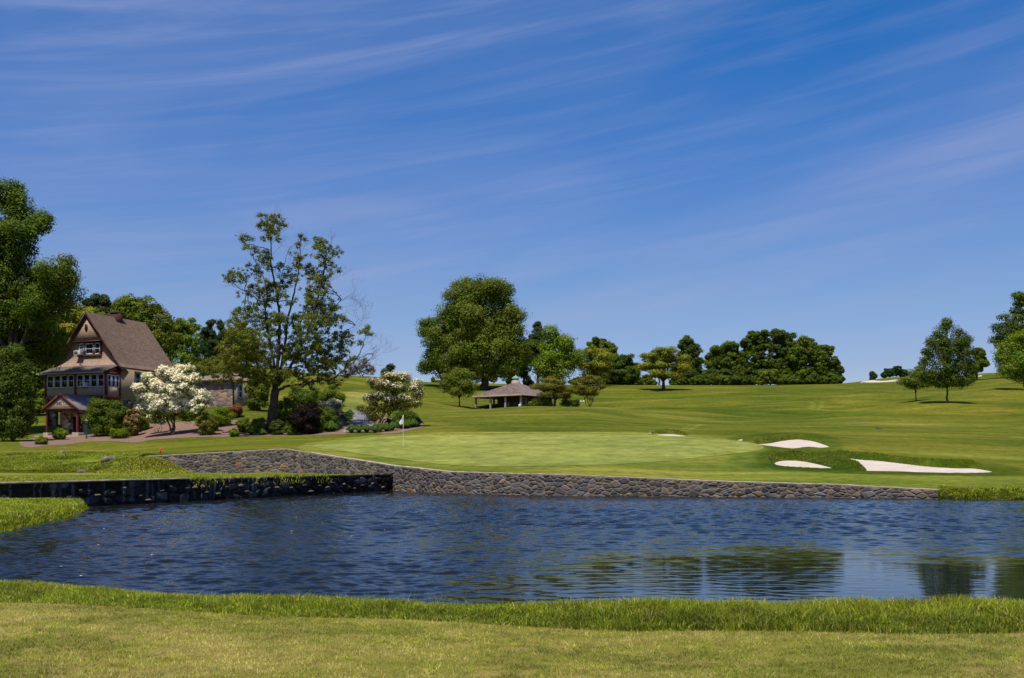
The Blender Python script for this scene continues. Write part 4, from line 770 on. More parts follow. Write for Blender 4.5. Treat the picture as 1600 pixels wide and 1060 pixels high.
# big tree at the left frame edge
plant('broadleaf_tree', 'tall dense green tree cut by the left frame edge', 'tree', (8, 690), 99, [(10, 305, 30, 32), (28, 322, 28, 28), (60, 352, 18, 11, -1), (40, 345, 26, 22), (44, 362, 28, 12, -2), (10, 370, 45, 40), (22, 400, 40, 38), (-30, 400, 60, 70), (30, 440, 42, 40), (88, 430, 32, 28, -2), (92, 462, 36, 32, -1), (100, 442, 26, 26, 2), (60, 480, 56, 46), (20, 520, 60, 60, 3), (-40, 500, 70, 100), (60, 540, 50, 40, 4)],
      'mid', .28, cr=.95, n_per=85, trunk=.5, seed=1, dens=1.15, forkfrac=.4)
plant('evergreen_shrub', 'tall dark evergreen shrub at the left edge in front of the lawn', 'shrub', (20, 690), 91, [(18, 575, 20, 38), (8, 600, 30, 45), (30, 605, 24, 40), (22, 645, 34, 38), (38, 640, 18, 34), (-20, 630, 30, 60), (14, 668, 36, 22), (34, 672, 20, 16), (-20, 665, 30, 24)], 'dark', .20, cr=.55, n_per=70, trunk=.2, seed=2, group=None)
# trees behind the house
plant('broadleaf_tree', 'dark leafy tree behind the left side of the house', 'tree', (70, 640), 132, [(60, 560, 50, 70), (30, 590, 50, 60), (95, 580, 40, 60), (120, 540, 30, 40)], 'mid', .4, n_per=60, trunk=.4, seed=3, group='trees behind the house', dens=.9)
plant('broadleaf_tree', 'yellow green tree just behind the steep house gable', 'tree', (110, 640), 122, [(112, 492, 26, 20), (92, 510, 24, 20), (140, 500, 22, 20), (75, 530, 22, 24), (110, 530, 36, 26), (130, 520, 20, 22)], 'yellow', .32, n_per=60, trunk=.3, seed=4, group='trees behind the house')
plant('conifer_tree', 'sparse greyish conifer top poking up behind the chimney end', 'tree', (155, 640), 172, [(152, 470, 14, 12), (165, 475, 12, 16), (140, 478, 10, 14), (158, 500, 26, 24)], 'blue', .35, n_per=45, trunk=.25, seed=5, group='trees behind the house', fill=.2)
plant('broadleaf_tree', 'round mid green tree rising above the house chimney', 'tree', (215, 640), 160, [(200, 478, 26, 20), (225, 482, 26, 22), (190, 500, 26, 24), (245, 505, 26, 26), (215, 510, 40, 34), (260, 530, 20, 24), (235, 540, 40, 36)], 'maple', .38, n_per=55, trunk=.35, seed=6, group='trees behind the house', dens=.85)
plant('broadleaf_tree', 'loose bright tree between the house roof and the pine', 'tree', (285, 640), 168, [(275, 515, 18, 16), (292, 512, 18, 14), (270, 540, 20, 24), (298, 535, 24, 26), (288, 562, 30, 26)], 'bright', .36, n_per=42, trunk=.3, seed=7, group='trees behind the house', dens=.7)
plant('pine_tree', 'dark feathery pine left of the tall open tree', 'tree', (336, 640), 150, [(328, 507, 7, 10), (345, 510, 7, 10), (325, 525, 14, 12), (348, 527, 14, 12), (336, 545, 24, 16), (330, 565, 26, 16), (355, 560, 16, 20)], 'conifer', .34, n_per=80, trunk=.3, seed=8, group='trees behind the house', aspect=.25, fill=.2)
plant('broadleaf_tree', 'low dark tree under the pine beside the outbuilding', 'tree', (300, 640), 142, [(305, 580, 24, 22), (285, 598, 20, 24), (330, 575, 22, 18)], 'mid', .34, n_per=55, trunk=.25, seed=9, group='trees behind the house')
plant('broadleaf_tree', 'pale green tree filling the gap right of the pine', 'tree', (375, 640), 145, [(372, 528, 18, 26), (362, 560, 20, 26), (388, 545, 16, 24)], 'olive', .34, n_per=50, trunk=.25, seed=10, group='trees behind the house')
plant('broadleaf_tree', 'low bright bushy tree left behind the porch', 'tree', (60, 655), 122, [(60, 635, 16, 14), (68, 618, 10, 12)], 'bright', .25, n_per=60, trunk=.12, seed=11)
# hill row, left to right
plant('bare_shrub', 'leafless brownish thicket on the left crest of the hill', 'thicket', (566, 592), 203, [(556, 576, 12, 12), (570, 572, 12, 16), (548, 582, 9, 8), (580, 580, 8, 10)], 'brown', .30, n_per=26, trunk=.12, stems=4, seed=12, aspect=.15, fill=.1, twigs=30)
plant('conifer_tree', 'small conical conifer on the crest above the flowering dogwood', 'tree', (608, 600), 204, [(608, 574, 3, 6), (608, 583, 8, 7), (608, 592, 12, 9)], 'conifer', .4, cr=.7, n_per=50, trunk=.12, seed=13)
BG = 'trees along the crest of the hill'
plant('maple_tree', 'huge dense rounded tree, the tallest on the hill crest', 'tree', (757, 612), 192, [(755, 458, 38, 28), (728, 468, 30, 28), (782, 465, 26, 28), (705, 495, 24, 28), (740, 505, 46, 44), (790, 500, 30, 36), (700, 525, 26, 26), (755, 540, 55, 42), (798, 540, 24, 38), (712, 560, 34, 34), (750, 580, 36, 22), (790, 575, 30, 24), (812, 560, 12, 26)], 'maple', .40, cr=1.5, n_per=100, trunk=.85, seed=14, group=BG, dens=1.5, forkfrac=.3, dd=.9)
plant('broadleaf_tree', 'smaller tree leaning out left of the huge rounded one', 'tree', (693, 604), 197, [(672, 508, 12, 12), (668, 522, 9, 6), (686, 540, 18, 18), (676, 562, 20, 18), (700, 575, 26, 22), (664, 575, 10, 12)], 'mid', .42, cr=1.3, n_per=80, trunk=.32, seed=15, group=BG, dens=1.2)
plant('broadleaf_tree', 'dark tree with straight trunk close beside the huge one on its right', 'tree', (819, 604), 199, [(818, 575, 14, 20), (826, 550, 12, 22), (812, 555, 14, 22)], 'dark', .42, n_per=60, trunk=.3, seed=16, group=BG)
plant('conifer_tree', 'soft pointed conifer standing behind right of the huge tree', 'tree', (840, 606), 207, [(841, 512, 7, 9), (840, 525, 13, 12), (838, 542, 17, 14), (836, 560, 20, 14)], 'blue', .45, n_per=60, trunk=.3, seed=17, group=BG, aspect=.4)
plant('conifer_tree', 'very small dark conifer peeping up behind the pavilion roof', 'tree', (802, 606), 205, [(802, 590, 8, 8), (798, 598, 7, 6)], 'deep', .4, n_per=50, trunk=.12, seed=18, group=BG)
plant('conifer_tree', 'little pointed spruce right of the pavilion cupola', 'tree', (826, 606), 204, [(825, 592, 4, 6), (826, 600, 9, 6)], 'conifer', .35, n_per=50, trunk=.1, seed=19, group=BG)
plant('broadleaf_tree', 'bright green broad tree behind the pavilion', 'tree', (866, 606), 196, [(868, 528, 12, 14), (858, 545, 20, 18), (882, 545, 18, 18), (845, 570, 22, 20), (872, 570, 28, 24), (892, 568, 16, 22), (862, 588, 34, 14)], 'bright', .42, cr=1.5, n_per=100, trunk=.45, seed=20, group=BG)
plant('broadleaf_tree', 'yellowish layered tree right of the bright green one', 'tree', (935, 604), 205, [(925, 555, 20, 12), (945, 558, 16, 12), (918, 570, 20, 12), (940, 573, 24, 12), (930, 587, 26, 10)], 'yellow', .42, cr=1.3, n_per=65, trunk=.3, seed=21, group=BG, flat=.5)
plant('broadleaf_tree', 'plain green tree behind the yellowish layered one', 'tree', (938, 606), 222, [(936, 538, 16, 12), (950, 548, 16, 14), (930, 550, 18, 14), (955, 565, 14, 16)], 'maple', .5, n_per=55, trunk=.3, seed=22, group=BG)
plant('broadleaf_tree', 'dark compact tree right of the yellowish one', 'tree', (973, 604), 214, [(972, 565, 18, 12), (962, 580, 20, 16), (984, 580, 18, 16), (975, 590, 24, 12)], 'dark', .45, n_per=65, trunk=.3, seed=23, group=BG)
plant('spreading_tree', 'yellow green umbrella shaped tree standing out on the mown slope', 'tree', (1036, 610), 193, [(1036, 553, 24, 8), (1020, 562, 20, 9), (1052, 561, 22, 9), (1012, 575, 16, 9), (1035, 572, 28, 10), (1062, 574, 18, 9), (1030, 586, 24, 7), (1052, 587, 20, 7)], 'yellow', .36, cr=1.1, n_per=75, trunk=.4, stems=1, seed=24, flat=.45, forkfrac=.35, dd=1.0)
plant('conifer_tree', 'dark purplish tree top just behind the umbrella shaped tree', 'tree', (1030, 604), 230, [(1024, 556, 10, 8), (1035, 552, 8, 7)], 'purple', .5, n_per=60, trunk=.25, seed=25, group=BG)
plant('broadleaf_tree', 'upright tree right behind the umbrella shaped tree', 'tree', (1077, 604), 226, [(1072, 538, 14, 11), (1085, 548, 11, 12), (1070, 560, 16, 16), (1085, 572, 12, 16), (1076, 588, 20, 14)], 'deep', .5, n_per=60, trunk=.3, seed=26, group=BG)
plant('broadleaf_tree', 'leftmost tree of the big grove on the crest', 'tree', (1128, 604), 226, [(1125, 548, 16, 12), (1140, 545, 14, 12), (1115, 565, 16, 16), (1138, 565, 24, 18), (1110, 588, 18, 14), (1140, 588, 30, 14), (1156, 560, 10, 14), (1158, 578, 14, 14)], 'mid', .5, n_per=60, trunk=.35, seed=27, group=BG)
plant('broadleaf_tree', 'tallest ragged tree in the middle of the big grove', 'tree', (1190, 604), 222, [(1178, 527, 14, 10), (1192, 524, 12, 9), (1168, 542, 14, 14), (1190, 545, 20, 18), (1175, 565, 20, 18), (1195, 575, 24, 20), (1165, 585, 20, 16)], 'dark', .5, n_per=50, trunk=.35, seed=28, dens=.8, group=BG)
plant('broadleaf_tree', 'tall round topped tree right of the grove centre', 'tree', (1222, 604), 226, [(1218, 525, 15, 11), (1230, 535, 16, 14), (1215, 550, 18, 20), (1235, 560, 22, 22), (1225, 585, 26, 18)], 'deep', .5, n_per=60, trunk=.35, seed=29, group=BG)
plant('broadleaf_tree', 'broad dark tree at the right of the big grove', 'tree', (1262, 604), 222, [(1255, 537, 16, 12), (1270, 545, 15, 13), (1250, 560, 20, 18), (1278, 565, 18, 20), (1262, 585, 30, 16)], 'mid', .5, n_per=60, trunk=.35, seed=30, group=BG)
plant('broadleaf_tree', 'paler tree set in the right shoulder of the grove', 'tree', (1286, 604), 230, [(1288, 550, 14, 12), (1284, 568, 14, 14), (1292, 585, 14, 14)], 'mid', .5, n_per=50, trunk=.3, seed=31, group=BG)
plant('broadleaf_tree', 'low dark end tree closing the grove on the right', 'tree', (1306, 604), 222, [(1302, 568, 12, 9), (1310, 580, 9, 10), (1300, 588, 14, 12), (1310, 593, 10, 8)], 'deep', .5, n_per=60, trunk=.25, seed=32, group=BG)
for k, u in enumerate((1108, 1130, 1152, 1172, 1228, 1246, 1270, 1296)):
    plant('brush', 'leafy undergrowth at the foot of the grove, ' + ['far left', 'second from left', 'third from left', 'fourth from left', 'fourth from right', 'third from right', 'second from right', 'far right'][k], 'shrub', (u, 604), 220 + k % 2, [(u, 594, 15, 9), (u - 9, 597, 10, 7), (u + 9, 596, 10, 8), (u + 2, 586, 10, 9, 2)], ['dark', 'mid', 'deep'][k % 3], .42, n_per=60, trunk=.12, seed=140 + k, stems=3, group='undergrowth of the grove')
plant('shrub', 'rounded lighter bush at the foot of the grove', 'shrub', (1203, 602), 214, [(1203, 589, 18, 12), (1192, 594, 12, 8), (1214, 594, 12, 8)], 'maple', .38, n_per=65, trunk=.15, seed=33, stems=3)
for k, (u, w, h, c, lab) in enumerate([(990, 14, 10, 'deep', 'low dark brush filling in left of the umbrella shaped tree'), (1062, 14, 10, 'dark', 'low brush behind the trunk of the umbrella shaped tree'), (1092, 12, 10, 'dark', 'low brush at the left foot of the grove'), (1010, 12, 10, 'maple', 'low lighter brush just left of the umbrella shaped tree'), (908, 14, 8, 'deep', 'dark brush under the yellowish layered tree'), (955, 14, 7, 'dark', 'dark brush between the yellowish and compact trees')]):
    plant('brush', lab, 'shrub', (u, 604), 219, [(u, 596, w, h), (u - 8, 598, w * .7, h * .7), (u + 8, 598, w * .7, h * .7)], c, .42, n_per=50, trunk=.12, seed=40 + k, stems=3, group='brush along the crest')
for k, (u, v, w, h, lab) in enumerate([(677, 594, 3, 5, 'tiny far shrub on the crest, leftmost of three'), (686, 597, 6, 3, 'low far shrub on the crest left of the huge tree'), (762 + 8, 590, 7, 9, 'far pale shrub seen between trunk and pavilion on the crest')]):
    plant('brush', lab, 'shrub', (u, 600), 223, [(u, v, w, h)], 'maple', .4, n_per=40, trunk=.08, seed=50 + k, stems=2)
# right side
plant('conifer_tree', 'lone tiny conical fir on the right skyline beside the far bunker', 'tree', (1364, 596), 246, [(1364, 584.5, 2, 3), (1364, 588, 4, 4), (1364, 592, 6, 4)], 'conifer', .4, cr=.5, n_per=50, trunk=.1, seed=60)
plant('brush', 'dark low thicket on the right skyline behind the far bunker', 'shrub', (1396, 592), 250, [(1390, 583, 10, 7), (1402, 580, 9, 8), (1412, 584, 8, 7), (1382, 587, 7, 4)], 'conifer', .45, n_per=50, trunk=.12, seed=61, stems=3)
plant('broadleaf_tree', 'small tree left of the solitary round tree on the right', 'tree', (1431, 622), 152, [(1430, 585, 14, 12), (1422, 597, 14, 8), (1440, 595, 14, 10), (1430, 602, 18, 5)], 'maple', .28, cr=.75, n_per=65, trunk=.11, seed=62)
plant('maple_tree', 'solitary dark round maple on the right with a bare trunk', 'tree', (1479.5, 633), 139, [(1479, 506, 7, 9), (1478, 512, 10, 12), (1496, 516, 7, 9), (1468, 524, 12, 12), (1505, 522, 9, 8), (1458, 536, 12, 9), (1485, 535, 22, 16), (1510, 536, 14, 10), (1448, 550, 10, 8), (1470, 555, 26, 18), (1505, 556, 20, 18), (1445, 568, 12, 10), (1480, 578, 34, 18), (1515, 577, 14, 14), (1455, 588, 20, 12), (1492, 597, 26, 10), (1470, 600, 18, 7), (1515, 592, 10, 8)], 'dark', .26, cr=.62, n_per=60, trunk=.17, rag=0, seed=63, dens=.8, flat=1.0, dd=.9, forkfrac=.3)
plant('broadleaf_tree', 'paler tree half hidden behind the solitary maple on its right', 'tree', (1526, 592), 205, [(1528, 553, 12, 10), (1534, 566, 12, 10), (1522, 575, 14, 12)], 'mid', .42, n_per=55, trunk=.25, seed=64)
plant('broadleaf_tree', 'bright yellow green tree cut by the right frame edge', 'tree', (1604, 616), 166, [(1596, 530, 22, 12), (1576, 545, 20, 14), (1600, 550, 30, 18), (1568, 562, 16, 14), (1590, 572, 30, 18), (1620, 560, 30, 34), (1575, 580, 16, 10), (1600, 590, 26, 12)], 'bright', .34, cr=1.3, n_per=80, trunk=.3, seed=65)
plant('conifer_tree', 'tall open evergreen behind the yellow green tree at the right edge', 'tree', (1606, 600), 205, [(1597, 466, 9, 9), (1590, 485, 14, 12), (1605, 495, 20, 18), (1578, 505, 16, 12), (1568, 520, 18, 10), (1600, 520, 26, 16), (1560, 535, 14, 10), (1590, 540, 28, 16), (1620, 510, 26, 50)], 'dark', .42, cr=1.4, n_per=65, trunk=.45, seed=66, flat=.5, dens=.8)
# slope trees
plant('broadleaf_tree', 'small round crowned tree on the slope left of the pavilion', 'tree', (718, 635), 152, [(716, 583, 12, 9), (706, 593, 13, 10), (728, 593, 14, 10), (716, 603, 22, 10), (735, 606, 11, 9), (700, 607, 11, 9), (718, 614, 20, 7)], 'maple', .24, cr=.8, n_per=75, trunk=.12, seed=67)
plant('spreading_shrub', 'layered olive shrub tree tight against the pavilion', 'shrub', (866, 634), 147, [(858, 596, 18, 7), (875, 598, 14, 7), (848, 606, 14, 7), (866, 607, 24, 8), (882, 610, 12, 8), (860, 618, 22, 8), (880, 620, 12, 7)], 'olive', .20, cr=.7, n_per=75, trunk=.07, stems=4, seed=68, flat=.45)
plant('spreading_shrub', 'looser olive shrub tree standing alone right of the pavilion', 'shrub', (920, 634), 147, [(915, 595, 14, 7), (930, 598, 13, 7), (905, 603, 13, 7), (922, 607, 22, 7), (938, 605, 10, 6), (912, 614, 16, 6), (930, 616, 12, 6)], 'olive', .20, cr=.65, n_per=60, trunk=.06, stems=5, seed=69, flat=.45)
for k, (u, w, c, lab) in enumerate([(842, 12, 'dark', 'low dark shrub at the right corner of the pavilion'), (832, 8, 'bright', 'low bright shrub just left of the corner shrub'), (858, 10, 'maple', 'low shrub under the layered olive shrub tree'), (885, 12, 'dark', 'low dark shrub right of the layered olive shrub tree'), (898, 8, 'maple', 'small low shrub at the right end of the pavilion planting')]):
    plant('shrub', lab, 'shrub', (u, 636), 147.5, [(u, 631, w, 6.5)], c, .18, cr=.45, n_per=60, trunk=.05, seed=70 + k, stems=3, group='shrubs beside the pavilion')
# garden
SH = 'shrubs in the mulch bed'
def shrub(u, v, ru, rv, D, c, lab, seed, cat='shrub', name='shrub', leaf=.12, cr=None, n=80, lob=None, **k):
    gD = float(ground(u, v + rv, 60)[1]); D = min(max(gD, D - 4), D + 1.5) * s_ if False else min(gD, D + 1.5); vg = HV + (CZ - float(height(np.array([(u - 800) / F * D]), np.array([D]))[0])) / D * F; ex = max(0, vg - (v + rv)); lowl = [(u, vg - rv * .35 - ex * .3, ru * .8, rv * .4 + ex * .4)]
    lb = lob or [(u, v - rv * .25, ru * .75, rv * .7), (u - ru * .35, v + rv * .1, ru * .6, rv * .7), (u + ru * .35, v + rv * .1, ru * .6, rv * .7), (u, v + rv * .2, ru * .85, rv * .65, -.2)]
    return plant(name, lab, cat, (u, v + rv), D, lb + lowl, c, leaf, cr or ru * D / F * .28, n, trunk=.035 + ru * .0012, stems=4, seed=seed, group=SH, **k)
shrub(162, 654, 28, 28, 98, 'mid', 'largest rounded green shrub right of the shelter', 80, leaf=.17, n=100, lob=[(150, 640, 16, 14), (172, 637, 16, 14), (150, 658, 17, 18), (176, 656, 20, 20), (163, 652, 22, 20), (190, 660, 14, 18), (192, 645, 10, 10)])
shrub(208, 660, 14, 22, 97, 'olive', 'olive shrub dotted with pinkish flowers right of the largest rounded one', 81, leaf=.14, bloom=(.10, 14, (.50, .26, .20), -1.0, .8))
shrub(222, 652, 14, 18, 98, 'bright', 'bright green shrub low under the left of the white dogwood', 82)
shrub(186, 677, 16, 8, 93, 'bright', 'low wide clipped bright bush at the front of the bed', 83, leaf=.09)
shrub(93, 678, 12.5, 9.5, 95.5, 'bright', 'round clipped bright bush in front of the shelter door', 84, leaf=.09)
shrub(66, 689, 10, 6, 90, 'maple', 'small flat bush at the left end of the bed', 85, leaf=.09)
shrub(325, 662, 17, 18, 93, 'olive', 'bronze green leggy shrub right of the white dogwood', 86, leaf=.13)
shrub(345, 650, 20, 16, 97, 'bright', 'bright shrub behind the bronze leggy one', 87, leaf=.13)
shrub(368, 641, 14, 11, 101, 'redd', 'rusty red foliage shrub before the outbuilding', 88, leaf=.12)
shrub(381, 664, 13, 12, 92, 'maple', 'loose small shrub on the mulch left of the tall open tree', 89, leaf=.12, dens=.8)
shrub(366, 676, 8, 6.5, 89, 'bright', 'tiny bright plant at the bed edge left of the tall open tree', 90, leaf=.09)
shrub(406, 665, 12, 14, 90, 'mid', 'dark green shrub touching the left of the tall trunk', 91)
shrub(434, 667, 12, 13, 90, 'deep', 'dark little shrub touching the right of the tall trunk', 92, dens=.8)
shrub(402, 610, 20, 25, 104, 'maple', 'tall leafy shrub beside the outbuilding window wall', 93, leaf=.18)
shrub(446, 645, 20, 26, 96, 'mid', 'big green shrub right behind the tall trunk', 94, leaf=.17)
shrub(478, 622, 26, 17, 101, 'mid', 'wide shrub mass behind the black leaved bush', 95, leaf=.17)
shrub(516, 622, 24, 15, 104, 'maple', 'mid green shrub behind the small white flowering one', 96, leaf=.17)
shrub(478, 653, 27, 26, 93, 'purple', 'black purple leaved bush in the centre of the bed', 97, leaf=.15, n=100)
shrub(508, 655, 20, 18, 93.5, 'mid', 'green shrub right of the black purple bush', 98, leaf=.14)
shrub(458, 668, 14, 12, 91, 'mid', 'low shrub before the left of the black purple bush', 99)
plant('flowering_shrub', 'small white flowering shrub by the cart path', 'shrub', (520, 655), 97, [(515, 637, 12, 8), (526, 634, 11, 8), (520, 645, 14, 9)], 'mid', .14, cr=.4, n_per=60, trunk=.05, stems=4, seed=110, bloom=(.15, 46, (.72, .70, .62), -.6, .8), dens=1.2)
plant('shrub', 'low white blossomed shrub under the left of the big white dogwood', 'shrub', (246, 672), 95, [(240, 658, 9, 6), (252, 658, 9, 6)], 'olive', .12, cr=.35, n_per=50, trunk=.04, stems=4, seed=111, bloom=(.14, 40, (.72, .71, .63), -.6, .8))
# white dogwood
plant('dogwood_tree', 'big white flowering dogwood covered in blossom by the house', 'tree', (268, 683), 92, [(262, 585, 16, 8), (290, 580, 14, 7), (276, 590, 22, 10), (240, 598, 13, 9), (300, 596, 18, 9), (222, 612, 13, 9), (255, 605, 24, 11), (285, 610, 26, 11), (310, 617, 18, 8), (322, 628, 13, 8), (245, 622, 18, 12), (272, 628, 22, 13), (300, 632, 22, 11), (232, 630, 14, 12), (252, 640, 18, 12), (280, 642, 18, 9), (309, 645, 11, 11, -2), (226, 642, 12, 10), (262, 650, 22, 12), (240, 655, 16, 10), (290, 652, 16, 9), (270, 615, 30, 16), (285, 598, 20, 10), (250, 633, 22, 14), (305, 650, 9, 9, -1)],
      'mid', .16, cr=.55, n_per=46, trunk=.11, stems=4, rag=1, seed=112, bloom=(.16, 190, (.82, .80, .69), -1.0, .7), dens=1.2, flat=.62, forkfrac=.35)
plant('dogwood_tree', 'creamy flowering dogwood with two trunks right of the path', 'tree', (592, 673), 90, [(608, 593, 18, 10), (630, 592, 16, 9), (592, 603, 18, 11), (622, 606, 24, 12), (648, 607, 16, 9), (578, 622, 14, 10), (600, 622, 22, 13), (630, 624, 20, 12), (652, 618, 11, 9), (575, 642, 13, 9), (596, 640, 20, 11), (622, 638, 18, 10), (584, 654, 14, 7), (645, 634, 10, 7)],
      'olive', .16, cr=.55, n_per=62, trunk=.08, stems=3, rag=1, seed=113, bloom=(.13, 34, (.74, .71, .58), -.5, .5), dens=1.0, flat=.6)
plant('shrub', 'dark shaded shrub under the creamy dogwood', 'shrub', (628, 668), 93.5, [(626, 652, 18, 12), (640, 655, 10, 8)], 'dark', .14, cr=.45, n_per=70, trunk=.06, stems=3, seed=114)
# liriope clumps
def clump_mesh(seed, r=.42, h=.5):
    rg = np.random.default_rng(seed); n = 260; a = rg.uniform(0, 2 * np.pi, n); t = rg.uniform(.15, 1, n); V = []; fs = []; c = []
    for i in range(n):
        d = np.array([math.cos(a[i]), math.sin(a[i]), 0]); s = np.array([-d[1], d[0], 0]) * .03; L = r * t[i]; hh = h * rg.uniform(.7, 1.05) * (1.05 - .45 * t[i] ** 2)
        b0 = d * L * .12; m = d * L * .6 + np.array([0, 0, hh]); e = d * L * 1.15 + np.array([0, 0, hh * rg.uniform(.35, .7)]); k = len(V); V += [b0 - s, b0 + s, m - s, m + s, e]; fs.append((k, k + 1, k + 3, k + 2)); c.append((k + 2, k + 3, k + 4))
    col = np.repeat(gcols(rg, n, (3, 3, 2), ((0.075, 0.13, 0.018), (0.10, 0.17, 0.022), (0.045, 0.08, 0.014))), 5, 0)
    return mesh_np('grass_clump', np.array(V), [np.array(c), np.array(fs)], col)
CM = [clump_mesh(200 + k) for k in range(3)]
for m_ in CM: m_.materials.append(M['blade'])
def gclump(u, v, s, lab, k, grp):
    g = ground(u, v); o = bpy.data.objects.new('grass_clump', CM[k % 3]); S.collection.objects.link(o); o.location = (g[0], g[1], float(height(g[0], g[1]))); o.scale = (s, s, s * .95); o.rotation_euler = (0, 0, k * 1.3); tag(o, lab, 'grass clump', grp)
ORD = ['first', 'second', 'third', 'fourth', 'fifth', 'sixth', 'seventh', 'eighth', 'ninth', 'tenth', 'eleventh', 'twelfth', 'thirteenth']
LG = 'arching grass clumps along the left edge of the path'
for k in range(13):
    t = k / 12; u = 516 + 31 * t ** .9; v = 675 - 24 * t; gclump(u, v, 1.9 - .5 * t, f'arching grass clump edging the left side of the path, {ORD[k]} from the front', k, LG)
for k in range(8):
    t = k / 7; gclump(500 + 42 * t, 671 - 14 * t + (k % 2) * 2, 1.6, f'grass clump in the back row left of the path, {ORD[k]} from the left', k + 3, 'arching grass clumps behind the path edging')
for k, u in enumerate((549, 561, 573, 586)): gclump(u, 676.5, 1.45, ['leftmost dark grass clump across the foot of the path', 'second grass clump across the foot of the path', 'third grass clump across the foot of the path', 'grass clump under the dogwood stem at the foot of the path'][k], k, 'grass clumps at the foot of the path')
for k, (u, v) in enumerate([(594, 675), (604, 674.5), (613, 673), (608, 668), (622, 669), (630, 670.5), (638, 669), (646, 668), (653, 666), (641, 664), (630, 664), (618, 664)]): gclump(u, v, 1.55, 'rounded grass clump in the small bed beneath the creamy dogwood', k, 'grass clumps beneath the creamy dogwood')
for k, (u, v) in enumerate([(392, 680), (410, 680.5), (440, 680), (462, 679), (480, 679), (498, 677)]): gclump(u, v, 1.2, f'low plant tuft at the bed edge by the tall tree, {ORD[k]} from the left', k, 'plant tufts along the bed edge')
# edging stones
for k in range(12):
    t = k / 11; g = ground(547 + 3 + 0 * t + 7 * t ** 1.2 - 11 * (1 - t) ** 1.5, 675 - 26 * t); z = float(height(g[0], g[1])); o = rock('edging_stone', (g[0], g[1], z + .03), .16, 60 + k, M['sill'], .5); tag(o, f'pale stone edging the left side of the path, {ORD[k]} from the front', 'stone', 'pale edging stones beside the path')

